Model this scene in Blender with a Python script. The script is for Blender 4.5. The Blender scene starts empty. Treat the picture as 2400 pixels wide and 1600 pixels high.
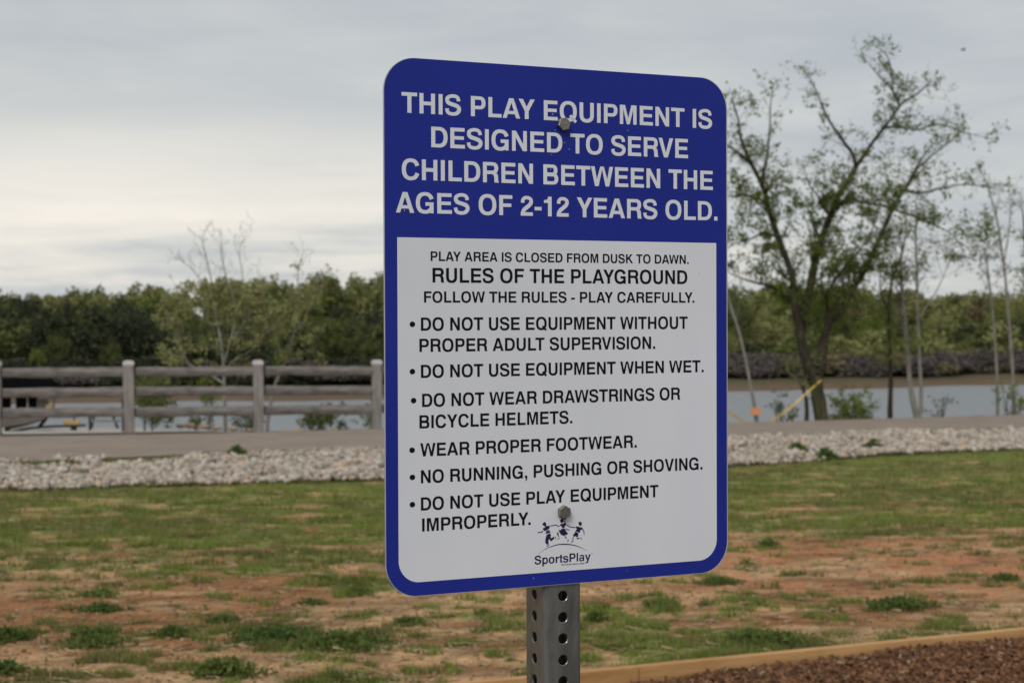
import bpy, math, random
import numpy as np
from math import sin, cos, radians, pi
from mathutils import Vector, Matrix

random.seed(7)
rng = np.random.default_rng(7)
S = bpy.context.scene
COL = S.collection

# ------------------------------------------------------------------ camera
CAM_Z = 1.55
FPX = 4112.7                       # focal length in pixels of a 2400 px wide frame
PITCH, ROLL = 0.013954, -0.003638
_F = Vector((0, cos(PITCH), -sin(PITCH)))
_U0 = Vector((0, sin(PITCH), cos(PITCH)))
_X = Vector((1, 0, 0))
_R = _X * cos(ROLL) + _U0 * sin(ROLL)
_U = -_X * sin(ROLL) + _U0 * cos(ROLL)
cam = bpy.data.cameras.new('camera')
cam.sensor_width = 36.0
cam.lens = 36.0 * FPX / 2400
cam.clip_start = 0.1
cam.clip_end = 3000
cam.dof.use_dof = True
cam.dof.focus_distance = 2.09
cam.dof.aperture_fstop = 13.5
camo = bpy.data.objects.new('camera', cam)
COL.objects.link(camo)
m = Matrix.Identity(4)
for i in range(3):
    m[i][0], m[i][1], m[i][2] = _R[i], _U[i], -_F[i]
m[0][3], m[1][3], m[2][3] = 0, 0, CAM_Z
camo.matrix_world = m
S.camera = camo

# ------------------------------------------------------------------ sky, sun, exposure
SUN_EL, SUN_AZ = radians(45), radians(-160)     # azimuth measured from +Y towards +X
S.view_settings.view_transform = 'Standard'
S.view_settings.look = 'None'
S.view_settings.exposure = 0.1
S.view_settings.gamma = 1.0
S.view_settings.use_curve_mapping = False

w = bpy.data.worlds.new('World')
S.world = w
w.use_nodes = True
nt = w.node_tree
nt.nodes.clear()


def N(nt, typ, **kw):
    n = nt.nodes.new(typ)
    for k, v in kw.items():
        if k.startswith('i_'):
            n.inputs[k[2:].replace('_', ' ')].default_value = v
        else:
            setattr(n, k, v)
    return n


def math_n(nt, op, a, b=None, c=None, clamp=False):
    n = nt.nodes.new('ShaderNodeMath')
    n.operation = op
    n.use_clamp = clamp
    for i, v in enumerate((a, b, c)):
        if v is None:
            continue
        if isinstance(v, (int, float)):
            n.inputs[i].default_value = v
        else:
            nt.links.new(v, n.inputs[i])
    return n.outputs[0]


def ramp(nt, fac, stops, interp='LINEAR'):
    n = nt.nodes.new('ShaderNodeValToRGB')
    n.color_ramp.interpolation = interp
    el = n.color_ramp.elements
    while len(el) > 1:
        el.remove(el[-1])
    el[0].position = stops[0][0]
    el[0].color = (*stops[0][1], 1)
    for p, c in stops[1:]:
        e = el.new(p)
        e.color = (*c, 1)
    nt.links.new(fac, n.inputs[0])
    return n.outputs[0]


def mixc(nt, fac, a, b, blend='MIX'):
    n = nt.nodes.new('ShaderNodeMix')
    n.data_type = 'RGBA'
    n.blend_type = blend
    if isinstance(fac, (int, float)):
        n.inputs[0].default_value = fac
    else:
        nt.links.new(fac, n.inputs[0])
    for i, v in ((6, a), (7, b)):
        if isinstance(v, tuple):
            n.inputs[i].default_value = (*v, 1) if len(v) == 3 else v
        else:
            nt.links.new(v, n.inputs[i])
    return n.outputs[2]


tc = nt.nodes.new('ShaderNodeTexCoord')
sep = nt.nodes.new('ShaderNodeSeparateXYZ')
nt.links.new(tc.outputs['Generated'], sep.inputs[0])
zc = math_n(nt, 'MAXIMUM', sep.outputs[2], 0.0)
den = math_n(nt, 'ADD', zc, 0.10)
px_ = math_n(nt, 'DIVIDE', sep.outputs[0], den)
py_ = math_n(nt, 'DIVIDE', sep.outputs[1], den)
comb = nt.nodes.new('ShaderNodeCombineXYZ')
nt.links.new(px_, comb.inputs[0])
nt.links.new(py_, comb.inputs[1])
comb.inputs[2].default_value = 3.7
n1 = N(nt, 'ShaderNodeTexNoise', i_Scale=0.55, i_Detail=5.0, i_Roughness=0.5, i_Distortion=0.4)
nt.links.new(comb.outputs[0], n1.inputs['Vector'])
n2 = N(nt, 'ShaderNodeTexNoise', i_Scale=1.9, i_Detail=5.0, i_Roughness=0.55, i_Distortion=0.3)
nt.links.new(comb.outputs[0], n2.inputs['Vector'])
# thin bright layer low in the sky towards the left, thicker grey deck above
el = math_n(nt, 'ARCSINE', sep.outputs[2])
az = math_n(nt, 'ARCTAN2', sep.outputs[0], sep.outputs[1])
wob = math_n(nt, 'MULTIPLY_ADD', n1.outputs[0], 0.10, -0.05)
elw = math_n(nt, 'ADD', el, wob)
wob2 = math_n(nt, 'MULTIPLY_ADD', n2.outputs[0], 0.05, -0.025)
elw = math_n(nt, 'ADD', elw, wob2)
da = math_n(nt, 'ADD', az, 0.27)
da = math_n(nt, 'MULTIPLY', da, 2.8)
da2 = math_n(nt, 'MULTIPLY', da, da)
de = math_n(nt, 'ADD', elw, -0.060)
de = math_n(nt, 'MULTIPLY', de, 18.0)
de2 = math_n(nt, 'MULTIPLY', de, de)
ss = math_n(nt, 'ADD', da2, de2)
gl = math_n(nt, 'EXPONENT', math_n(nt, 'MULTIPLY', ss, -1.0))
lum = math_n(nt, 'MULTIPLY_ADD', n1.outputs[0], 0.7, -0.14)
lum = math_n(nt, 'MULTIPLY_ADD', n2.outputs[0], 0.55, math_n(nt, 'ADD', lum, -0.10))
lum = math_n(nt, 'MULTIPLY_ADD', gl, 0.50, lum, clamp=True)
ccol = ramp(nt, lum, [(0.16, (0.40, 0.44, 0.475)), (0.36, (0.475, 0.50, 0.525)), (0.53, (0.56, 0.575, 0.575)),
                      (0.72, (0.72, 0.70, 0.655)), (0.98, (0.88, 0.82, 0.745))])
bgc = N(nt, 'ShaderNodeBackground', i_Strength=1.0)
nt.links.new(ccol, bgc.inputs['Color'])
sky = nt.nodes.new('ShaderNodeTexSky')
sky.sky_type = 'NISHITA'
sky.sun_disc = False
sky.sun_elevation = SUN_EL
sky.sun_rotation = SUN_AZ
bgs = N(nt, 'ShaderNodeBackground', i_Strength=0.1)
nt.links.new(sky.outputs[0], bgs.inputs['Color'])
mx = nt.nodes.new('ShaderNodeMixShader')
mx.inputs[0].default_value = 0.93            # cloud cover
nt.links.new(bgs.outputs[0], mx.inputs[1])
nt.links.new(bgc.outputs[0], mx.inputs[2])
wo = nt.nodes.new('ShaderNodeOutputWorld')
nt.links.new(mx.outputs[0], wo.inputs['Surface'])

sl = bpy.data.lights.new('sun', 'SUN')
sl.energy = 1.5
sl.angle = radians(25)
sl.color = (1.0, 0.975, 0.945)
so = bpy.data.objects.new('sun', sl)
COL.objects.link(so)
sdir = Vector((sin(SUN_AZ) * cos(SUN_EL), cos(SUN_AZ) * cos(SUN_EL), sin(SUN_EL)))
so.rotation_euler = sdir.to_track_quat('Z', 'Y').to_euler()

# ------------------------------------------------------------------ helpers


def ray(u, v):
    return _F + _R * ((u - 1200) / FPX) + _U * ((800 - v) / FPX)


def at(u, v, y):
    """world point at forward distance y seen at photo coordinate u, v"""
    d = ray(u, v)
    return Vector((0, 0, CAM_Z)) + d * (y / d.y)


def P(name, col, rough=0.8, spec=0.3, metal=0.0):
    m = bpy.data.materials.new(name)
    m.use_nodes = True
    b = m.node_tree.nodes['Principled BSDF']
    b.inputs['Base Color'].default_value = (*col, 1)
    b.inputs['Roughness'].default_value = rough
    b.inputs['Specular IOR Level'].default_value = spec
    b.inputs['Metallic'].default_value = metal
    return m, m.node_tree, b


def noisy(name, c1, c2, scale=5.0, rough=0.85, spec=0.2, bump=0.0, bscale=None, metal=0.0, detail=6.0, stretch=None, rr=None, bdist=0.01):
    m, t, b = P(name, c1, rough, spec, metal)
    tcn = t.nodes.new('ShaderNodeTexCoord')
    src = tcn.outputs['Object']
    if stretch:
        mp = t.nodes.new('ShaderNodeMapping')
        mp.inputs['Scale'].default_value = stretch
        t.links.new(src, mp.inputs[0])
        src = mp.outputs[0]
    n = N(t, 'ShaderNodeTexNoise', i_Scale=scale, i_Detail=detail, i_Roughness=0.6)
    t.links.new(src, n.inputs['Vector'])
    c = ramp(t, n.outputs[0], [(0.32, c1), (0.68, c2)])
    t.links.new(c, b.inputs['Base Color'])
    if rr:
        r = ramp(t, n.outputs[0], [(0.3, (rr[0],) * 3), (0.7, (rr[1],) * 3)])
        t.links.new(r, b.inputs['Roughness'])
    if bump:
        n2 = N(t, 'ShaderNodeTexNoise', i_Scale=bscale or scale * 4, i_Detail=5.0)
        t.links.new(src, n2.inputs['Vector'])
        bp = N(t, 'ShaderNodeBump', i_Strength=bump, i_Distance=bdist)
        t.links.new(n2.outputs[0], bp.inputs['Height'])
        t.links.new(bp.outputs[0], b.inputs['Normal'])
    return m


def attr_mat(name, rough=0.9, spec=0.15, noise=None, bump=0.0, bscale=30, transl=0.0, bdist=0.02):
    """colour comes from the mesh attribute Col, modulated by fine grain"""
    m, t, b = P(name, (0.5, 0.5, 0.5), rough, spec)
    a = t.nodes.new('ShaderNodeAttribute')
    a.attribute_name = 'Col'
    c = a.outputs['Color']
    g = t.nodes.new('ShaderNodeNewGeometry')
    if noise:
        sc, lo, hi = noise
        n = N(t, 'ShaderNodeTexNoise', i_Scale=sc, i_Detail=8.0, i_Roughness=0.7)
        t.links.new(g.outputs['Position'], n.inputs['Vector'])
        r = ramp(t, n.outputs[0], [(0.3, (lo,) * 3), (0.7, (hi,) * 3)])
        c = mixc(t, 1.0, c, r, 'MULTIPLY')
    t.links.new(c, b.inputs['Base Color'])
    if bump:
        n2 = N(t, 'ShaderNodeTexNoise', i_Scale=bscale, i_Detail=6.0)
        t.links.new(g.outputs['Position'], n2.inputs['Vector'])
        bp = N(t, 'ShaderNodeBump', i_Strength=bump, i_Distance=bdist)
        t.links.new(n2.outputs[0], bp.inputs['Height'])
        t.links.new(bp.outputs[0], b.inputs['Normal'])
    if transl:
        tr = t.nodes.new('ShaderNodeBsdfTranslucent')
        t.links.new(c, tr.inputs['Color'])
        ms = t.nodes.new('ShaderNodeMixShader')
        ms.inputs[0].default_value = transl
        t.links.new(b.outputs[0], ms.inputs[1])
        t.links.new(tr.outputs[0], ms.inputs[2])
        out = [n for n in t.nodes if n.type == 'OUTPUT_MATERIAL'][0]
        t.links.new(ms.outputs[0], out.inputs['Surface'])
    return m


def leaf_mat(name, c1, c2, scale=0.8, transl=0.3):
    m, t, b = P(name, c1, 0.75, 0.2)
    g = t.nodes.new('ShaderNodeNewGeometry')
    n = N(t, 'ShaderNodeTexNoise', i_Scale=scale, i_Detail=4.0, i_Roughness=0.7)
    t.links.new(g.outputs['Position'], n.inputs['Vector'])
    wn = N(t, 'ShaderNodeTexWhiteNoise', noise_dimensions='1D')
    oi = t.nodes.new('ShaderNodeObjectInfo')
    f = math_n(t, 'MULTIPLY_ADD', g.outputs['Random Per Island'], 0.5, math_n(t, 'MULTIPLY_ADD', n.outputs[0], 1.4, -0.45))
    f = math_n(t, 'MULTIPLY_ADD', oi.outputs['Random'], 0.3, math_n(t, 'ADD', f, -0.15), clamp=True)
    c = mixc(t, f, c1, c2)
    t.links.new(c, b.inputs['Base Color'])
    tr = t.nodes.new('ShaderNodeBsdfTranslucent')
    t.links.new(c, tr.inputs['Color'])
    ms = t.nodes.new('ShaderNodeMixShader')
    ms.inputs[0].default_value = transl
    t.links.new(b.outputs[0], ms.inputs[1])
    t.links.new(tr.outputs[0], ms.inputs[2])
    out = [q for q in t.nodes if q.type == 'OUTPUT_MATERIAL'][0]
    t.links.new(ms.outputs[0], out.inputs['Surface'])
    t.nodes.remove(wn)
    return m


def empty(name, loc, rz=0.0):
    o = bpy.data.objects.new(name, None)
    o.empty_display_size = 0.1
    o.location = loc
    o.rotation_euler = (0, 0, rz)
    COL.objects.link(o)
    return o


def tag(o, label=None, cat=None, group=None, kind=None):
    if label:
        o['label'] = label
    if cat:
        o['category'] = cat
    if group:
        o['group'] = group
    if kind:
        o['kind'] = kind
    return o


def link(name, me, parent=None, mat=None):
    if mat and not me.materials:
        me.materials.append(mat)
    o = bpy.data.objects.new(name, me)
    COL.objects.link(o)
    if parent is not None:
        o.parent = parent
    return o


def np_mesh(name, V, nper, mat=None, cols=None, smooth=False):
    """V: (n*nper,3) vertices, one face per nper vertices"""
    V = np.asarray(V, dtype=np.float32).reshape(-1, 3)
    nv = len(V)
    nf = nv // nper
    me = bpy.data.meshes.new(name)
    me.vertices.add(nv)
    me.vertices.foreach_set('co', V.ravel())
    me.loops.add(nv)
    me.loops.foreach_set('vertex_index', np.arange(nv, dtype=np.int32))
    me.polygons.add(nf)
    me.polygons.foreach_set('loop_start', np.arange(0, nv, nper, dtype=np.int32))
    me.polygons.foreach_set('loop_total', np.full(nf, nper, dtype=np.int32))
    if cols is not None:
        a = me.attributes.new('Col', 'FLOAT_COLOR', 'POINT')
        c = np.repeat(np.c_[cols, np.ones(len(cols))], nper, axis=0).astype(np.float32)
        a.data.foreach_set('color', c.ravel())
    me.update(calc_edges=True)
    if mat:
        me.materials.append(mat)
    return me


def idx_mesh(name, V, F, mat=None, vcols=None, smooth=False):
    V = np.asarray(V, dtype=np.float32)
    F = np.asarray(F, dtype=np.int32)
    nf, k = F.shape
    me = bpy.data.meshes.new(name)
    me.vertices.add(len(V))
    me.vertices.foreach_set('co', V.ravel())
    me.loops.add(nf * k)
    me.loops.foreach_set('vertex_index', F.ravel())
    me.polygons.add(nf)
    me.polygons.foreach_set('loop_start', np.arange(0, nf * k, k, dtype=np.int32))
    me.polygons.foreach_set('loop_total', np.full(nf, k, dtype=np.int32))
    if smooth:
        me.polygons.foreach_set('use_smooth', np.ones(nf, dtype=bool))
    if vcols is not None:
        a = me.attributes.new('Col', 'FLOAT_COLOR', 'POINT')
        a.data.foreach_set('color', np.c_[vcols, np.ones(len(vcols))].astype(np.float32).ravel())
    me.update(calc_edges=True)
    if mat:
        me.materials.append(mat)
    return me


class MB:
    def __init__(s):
        s.v, s.f = [], []

    def add(s, vs, fs):
        b = len(s.v)
        s.v += [tuple(v) for v in vs]
        s.f += [tuple(i + b for i in f) for f in fs]
        return s

    def box(s, c, d, rot=None, bev=0.0):
        x, y, z = d[0] / 2, d[1] / 2, d[2] / 2
        if bev:
            vs = []
            for sz, ins in ((-z, bev), (-z + bev, 0), (z - bev, 0), (z, bev)):
                for a, b_ in ((-1, -1), (1, -1), (1, 1), (-1, 1)):
                    vs.append(Vector((a * (x - ins), b_ * (y - ins), sz)))
            fs = [(3, 2, 1, 0), (12, 13, 14, 15)]
            for k in range(3):
                for i in range(4):
                    j = (i + 1) % 4
                    fs.append((k * 4 + i, k * 4 + j, k * 4 + 4 + j, k * 4 + 4 + i))
        else:
            vs = [Vector((a * x, b_ * y, cc * z)) for cc in (-1, 1) for a, b_ in ((-1, -1), (1, -1), (1, 1), (-1, 1))]
            fs = [(3, 2, 1, 0), (4, 5, 6, 7)] + [(i, (i + 1) % 4, 4 + (i + 1) % 4, 4 + i) for i in range(4)]
        if rot is not None:
            vs = [rot @ v for v in vs]
        c = Vector(c)
        return s.add([v + c for v in vs], fs)

    def tube(s, pts, rads, n=8, cap=True):
        pts = [Vector(p) for p in pts]
        vs, fs = [], []
        up = Vector((0.13, 0.31, 0.94))
        for i, p in enumerate(pts):
            a = pts[max(i - 1, 0)]
            b = pts[min(i + 1, len(pts) - 1)]
            d = (b - a)
            d = d.normalized() if d.length > 1e-9 else Vector((0, 0, 1))
            if abs(d.dot(up)) > 0.97:
                up = Vector((1, 0.1, 0))
            e1 = d.cross(up).normalized()
            e2 = d.cross(e1)
            r = rads[i] if hasattr(rads, '__len__') else rads
            for k in range(n):
                t = 2 * pi * k / n
                vs.append(p + e1 * (r * cos(t)) + e2 * (r * sin(t)))
        for i in range(len(pts) - 1):
            for k in range(n):
                k2 = (k + 1) % n
                fs.append((i * n + k, i * n + k2, (i + 1) * n + k2, (i + 1) * n + k))
        if cap:
            fs.append(tuple(range(n - 1, -1, -1)))
            fs.append(tuple((len(pts) - 1) * n + k for k in range(n)))
        return s.add(vs, fs)

    def prism(s, poly, lo, hi, axis='y'):
        """extrude a 2D outline; axis y: outline is (x,z)"""
        n = len(poly)
        vs = []
        for t in (lo, hi):
            for a, b in poly:
                vs.append({'y': (a, t, b), 'z': (a, b, t), 'x': (t, a, b)}[axis])
        fs = [tuple(range(n)), tuple(range(2 * n - 1, n - 1, -1))]
        fs += [(i, n + i, n + (i + 1) % n, (i + 1) % n) for i in range(n)]
        return s.add(vs, fs)

    def build(s, name, mat=None, parent=None, smooth=False, bevel=0.0):
        me = bpy.data.meshes.new(name)
        me.from_pydata(s.v, [], s.f)
        me.update()
        if mat:
            me.materials.append(mat)
        if smooth:
            me.polygons.foreach_set('use_smooth', [True] * len(me.polygons))
            me.set_sharp_from_angle(angle=radians(50))
        return link(name, me, parent)


_tab = rng.random((64, 64, 8))


def vnoise(x, y, sc, ch=0):
    x = np.asarray(x) * sc + 100.3 + ch * 7.7
    y = np.asarray(y) * sc + 57.1 + ch * 3.3
    xi, yi = np.floor(x).astype(int), np.floor(y).astype(int)
    fx, fy = x - xi, y - yi
    fx, fy = fx * fx * (3 - 2 * fx), fy * fy * (3 - 2 * fy)
    t = _tab[:, :, ch % 8]
    a, b = t[xi % 64, yi % 64], t[(xi + 1) % 64, yi % 64]
    c, d = t[xi % 64, (yi + 1) % 64], t[(xi + 1) % 64, (yi + 1) % 64]
    return (a * (1 - fx) + b * fx) * (1 - fy) + (c * (1 - fx) + d * fx) * fy


def fbm(x, y, sc, oc=4, ch=0):
    r, a, tot = 0, 1.0, 0
    for i in range(oc):
        r = r + a * vnoise(x, y, sc * 2 ** i, ch + i)
        tot += a
        a *= 0.55
    return r / tot


def sstep(a, b, x):
    t = np.clip((x - a) / (b - a), 0, 1)
    return t * t * (3 - 2 * t)


# ------------------------------------------------------------------ terrain
def ground_hit(u, v):
    d = ray(u, v)
    dep = -d.z / d.y
    y = 1.358 / (dep - 0.024)
    return (d.x / d.y * y, y)


def edge(pts, lslope=None, rslope=None):
    q = [ground_hit(*p) for p in pts]
    xs = [p[0] for p in q]
    ys = [p[1] for p in q]
    sl0 = (ys[1] - ys[0]) / (xs[1] - xs[0]) if lslope is None else lslope
    sl1 = (ys[-1] - ys[-2]) / (xs[-1] - xs[-2]) if rslope is None else rslope
    xs = [xs[0] - 60] + xs + [xs[-1] + 60]
    ys = [ys[0] - 60 * sl0] + ys + [ys[-1] + 60 * sl1]
    X = np.linspace(-70, 75, 1451)
    Y = np.interp(X, xs, ys)
    k = np.ones(21) / 21
    Y2 = np.convolve(np.pad(Y, 10, mode='edge'), k, 'valid')
    return lambda x: np.interp(x, X, Y2)


y_far = edge([(0, 1023), (293, 1019), (626, 1013), (900, 1006), (1707, 992), (1925, 986), (2400, 972)], 0.15, 0.45)
y_near = edge([(0, 1087), (274, 1074), (587, 1060), (900, 1048), (1707, 1024), (1925, 1018), (2400, 1003)], 0.25, 0.5)
y_grav = edge([(0, 1152), (176, 1148), (391, 1138), (665, 1132), (900, 1127), (1707, 1094), (1864, 1085), (2000, 1073), (2170, 1063), (2400, 1054)], 0.1, 0.4)
_sx = [-300, -33, -14, 16, 40, 300]
_sy = [112, 114, 117, 130, 139, 175]
WATER_Z = -4.0


def y_shore(x):
    return np.interp(x, _sx, _sy) + 1.2 * np.sin(np.asarray(x) * 0.21) + 0.6 * np.sin(np.asarray(x) * 0.57 + 1)


def G(x, y):
    x = np.asarray(x, dtype=float)
    y = np.asarray(y, dtype=float)
    base = lambda t: -0.024 * np.maximum(t - 8, 0)
    yc = y_far(x) + 0.5
    z0 = base(np.minimum(y, yc))
    t = np.maximum(y - yc, 0)
    zr = np.maximum(z0 - 0.19 * t, -6.5)
    zl = z0 - np.interp(t, [0, 14.5, 28], [0, 0.86, 1.62]) - 0.19 * np.maximum(t - 28, 0)
    zl = np.maximum(zl, -6.5)
    # border of the boat ramp, running from (-4.8,33) to (-12.5,60)
    s = ((x + 4.8) * 27 + (y - 33) * 7.7) / math.hypot(27, 7.7)
    k = sstep(-0.3, 1.8, s)
    z = zl * (1 - k) + zr * k
    t2 = y - y_shore(x)
    zf = np.interp(t2, [-10, 0, 2.5, 8, 40, 90, 180, 500], [-8, -4, -3.4, -3.1, -2.2, -1.4, 0.4, 1.0])
    z = np.maximum(z, np.where(t2 > -10, zf, -9))
    near = sstep(30, 6, y)
    z = z + near * 0.03 * (fbm(x, y, 0.9, 3, 2) - 0.5)
    return z


def Gs(x, y):
    return float(G(np.array([x]), np.array([y]))[0])


def border_side(x, y):       # + on the play-area (near) side of the edging boards
    return (y - 7.80) - 0.455 * (x - 0.909)


def grass_cover(x, y):
    """0 bare earth .. 1 turf"""
    x = np.asarray(x)
    y = np.asarray(y)
    k = sstep(-0.6, 0.9, x)            # left / right half behave differently
    left = np.interp(y, [7, 8.0, 8.8, 9.4, 10.3, 11.2, 12.6, 14.5, 19, 24], [0.14, 0.20, 0.38, 0.04, 0.10, 0.38, 0.66, 0.84, 0.76, 0.58])
    right = np.interp(y, [7, 8.3, 9.4, 10.0, 10.6, 12.2, 13.2, 14.6, 19, 30], [0.46, 0.56, 0.50, 0.08, -0.08, -0.04, 0.20, 0.70, 0.86, 0.86])
    b = left * (1 - k) + right * k
    n = fbm(x, y, 1.1, 5, 1)
    n2 = fbm(x, y, 4.5, 3, 4)
    n3 = fbm(x * 0.75, y * 1.3, 2.4, 4, 6)
    n5 = fbm(x, y * 1.2, 8.5, 2, 2)
    return np.clip((b + (n - 0.5) * 0.8 + (n2 - 0.5) * 1.2 + (n3 - 0.5) * 1.4 + (n5 - 0.5) * 0.9 - 0.53) * 2.6 + 0.5, 0, 1)


def axis(segs):
    out = []
    for a, b, st in segs:
        n = max(1, int(round((b - a) / st)))
        out += list(np.linspace(a, b, n, endpoint=False))
    out.append(segs[-1][1])
    return np.array(out)


gx = axis([(-900, -300, 60), (-300, -60, 10), (-60, -14, 1.0), (-14, -5, 0.25), (-5, 5, 0.07), (5, 14, 0.2), (14, 60, 1.0), (60, 300, 10), (300, 900, 60)])
gy = axis([(-40, 4, 2), (4, 7, 0.3), (7, 12, 0.07), (12, 18, 0.12), (18, 36, 0.25), (36, 75, 1.0), (75, 160, 1.5), (160, 320, 8), (320, 1500, 80)])
GX, GY = np.meshgrid(gx, gy)
GZ = G(GX, GY)
# the mulch bed is a shallow tray on the near side of the edging boards
bs = border_side(GX, GY)
GZ = np.where((bs < -0.02), np.minimum(GZ, -0.075), GZ)
cov = grass_cover(GX, GY)
n_a = fbm(GX, GY, 0.8, 5, 3)
n_b = fbm(GX, GY, 3.2, 4, 5)


def lerpc(a, b, t):
    return np.asarray(a) * (1 - t[..., None]) + np.asarray(b) * t[..., None]


n_c = fbm(GX * 0.7, GY * 1.5, 2.6, 5, 0)
dirt = lerpc((0.28, 0.135, 0.058), (0.47, 0.29, 0.145), sstep(0.38, 0.60, n_a * 0.5 + n_c * 0.5))
dirt = dirt * (0.60 + 0.62 * sstep(0.3, 0.62, fbm(GX * .8, GY * 1.6, 6.0, 4, 7)))[..., None]
red = sstep(0.2, 2.0, GX) * sstep(9.6, 10.6, GY) * sstep(14, 12, GY) * sstep(0.42, 0.6, n_b)
dirt = lerpc(dirt, (0.34, 0.155, 0.08), red * 0.9) if False else dirt * (1 - red[..., None] * 0.9) + np.array((0.46, 0.20, 0.095)) * red[..., None] * 0.9
turf = lerpc((0.12, 0.15, 0.035), (0.24, 0.23, 0.075), sstep(0.35, 0.62, n_c))
colr = dirt * (1 - cov[..., None]) + turf * cov[..., None]


def over(mask, c):
    global colr
    colr = colr * (1 - mask[..., None]) + np.asarray(c) * mask[..., None]


ygr, ynr, yfr = y_grav(GX), y_near(GX), y_far(GX)
over(sstep(-0.15, 0.2, GY - ygr) * (GY < yfr + 1), (0.15, 0.12, 0.08))
verge = sstep(-0.9, -0.5, GY - ynr) * (GY < ynr + 0.3)
over(verge * sstep(0.35, 0.6, n_b), (0.12, 0.12, 0.05))
bank = (GY > yfr + 0.2) & (GY < 100)
over(bank * 1.0, (0.13, 0.12, 0.06))
fl = sstep(-6, -1, GY - y_shore(GX))
over(fl, (0.15, 0.105, 0.07))
over(sstep(1.0, 2.2, GY - y_shore(GX)), (0.105, 0.09, 0.05))
over(sstep(8, 14, GY - y_shore(GX)), (0.05, 0.05, 0.028))
over((bs < 0.0) & (GY < 20), (0.07, 0.04, 0.026))
nxg, nyg = len(gx), len(gy)
idx = np.arange(nxg * nyg).reshape(nyg, nxg)
F = np.stack([idx[:-1, :-1], idx[:-1, 1:], idx[1:, 1:], idx[1:, :-1]], -1).reshape(-1, 4)
M_ground = attr_mat('earth_and_turf', 0.95, 0.1, (26.0, 0.62, 1.32), 0.8, 45, bdist=0.015)
ground = link('ground', idx_mesh('ground', np.stack([GX, GY, GZ], -1).reshape(-1, 3), F, M_ground, colr.reshape(-1, 3), True))
tag(ground, 'sparse lawn with bare reddish earth running down to the lake', kind='structure')

# water sheet
M_water, t, b = P('lake_water', (0.35, 0.37, 0.375), 0.10, 0.5)  # base colour raised well above real water to carry the overcast glare
b.inputs['IOR'].default_value = 1.33
g_ = t.nodes.new('ShaderNodeNewGeometry')
mp = t.nodes.new('ShaderNodeMapping')
mp.inputs['Scale'].default_value = (0.35, 1.1, 1)
t.links.new(g_.outputs['Position'], mp.inputs[0])
wn_ = N(t, 'ShaderNodeTexNoise', i_Scale=2.2, i_Detail=5.0, i_Roughness=0.65)
t.links.new(mp.outputs[0], wn_.inputs['Vector'])
bp = N(t, 'ShaderNodeBump', i_Strength=1.0, i_Distance=0.8)
t.links.new(wn_.outputs[0], bp.inputs['Height'])
t.links.new(bp.outputs[0], b.inputs['Normal'])
b.inputs['Roughness'].default_value = 0.6
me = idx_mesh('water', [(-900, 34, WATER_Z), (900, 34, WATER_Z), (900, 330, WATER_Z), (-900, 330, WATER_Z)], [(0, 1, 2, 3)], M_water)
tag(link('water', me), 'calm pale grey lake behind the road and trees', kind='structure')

# road
M_road = noisy('worn_tan_asphalt', (0.235, 0.185, 0.145), (0.31, 0.25, 0.20), 1.3, 0.9, 0.15, 0.5, 60, rr=(0.8, 0.95))
rx = np.arange(-60, 62, 0.4)
cols_ = 7
V = []
for i, x in enumerate(rx):
    y0, y1 = float(y_near(x)) + 0.05 * math.sin(x * 3.1) + 0.03 * math.sin(x * 9), float(y_far(x))
    for k in range(cols_):
        y = y0 + (y1 - y0) * k / (cols_ - 1)
        V.append((x, y, Gs(x, y) + (0.02 if 0 < k < cols_ - 1 else 0.012) + 0.03 * math.sin(pi * k / (cols_ - 1))))
F = [(i * cols_ + k, (i + 1) * cols_ + k, (i + 1) * cols_ + k + 1, i * cols_ + k + 1) for i in range(len(rx) - 1) for k in range(cols_ - 1)]
tag(link('road', idx_mesh('road', V, F, M_road, smooth=True)), 'tan lane of worn asphalt running between gravel bed and lake', kind='structure')

# concrete boat ramp behind the fence
M_conc = noisy('pale_concrete', (0.36, 0.32, 0.27), (0.45, 0.405, 0.35), 0.8, 0.85, 0.2, 0.3, 30)
V, F = [], []
ny_, nx_ = 14, 16
for j in range(ny_):
    tt = j / (ny_ - 1)
    for i in range(nx_):
        s_ = i / (nx_ - 1)
        y = 33 + tt * 27
        xr = -5.4 - (y - 33) * 0.285
        xl = -30 - tt * 6
        x = xl + (xr - xl) * s_
        yy = max(y, float(y_far(x)) + 0.1)
        if j == 0:
            yy = float(y_far(x)) + 0.12
        V.append((x, yy, Gs(x, yy) + 0.035))
for j in range(ny_ - 1):
    for i in range(nx_ - 1):
        a = j * nx_ + i
        F.append((a, a + 1, a + nx_ + 1, a + nx_))
tag(link('boat_ramp', idx_mesh('boat_ramp', V, F, M_conc)), 'pale concrete boat ramp sloping to the lake behind the rail fence', kind='structure')

# ------------------------------------------------------------------ stone bed
M_stone = noisy('pale_limestone', (0.40, 0.36, 0.31), (0.64, 0.59, 0.53), 6.0, 0.9, 0.15, 0.5, 40)
nt_ = M_stone.node_tree
b = nt_.nodes['Principled BSDF']
old = b.inputs['Base Color'].links[0].from_socket
oi = nt_.nodes.new('ShaderNodeObjectInfo')
g_ = nt_.nodes.new('ShaderNodeNewGeometry')
rr_ = math_n(nt_, 'FRACT', math_n(nt_, 'ADD', oi.outputs['Random'], g_.outputs['Random Per Island']))
tint = ramp(nt_, rr_, [(0.0, (0.42, 0.38, 0.34)), (0.25, (0.66, 0.62, 0.56)), (0.55, (0.88, 0.83, 0.78)), (0.85, (1.0, 0.96, 0.92)), (0.96, (0.98, 0.76, 0.58))])
nt_.links.new(mixc(nt_, 1.0, old, tint, 'MULTIPLY'), b.inputs['Base Color'])


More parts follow.
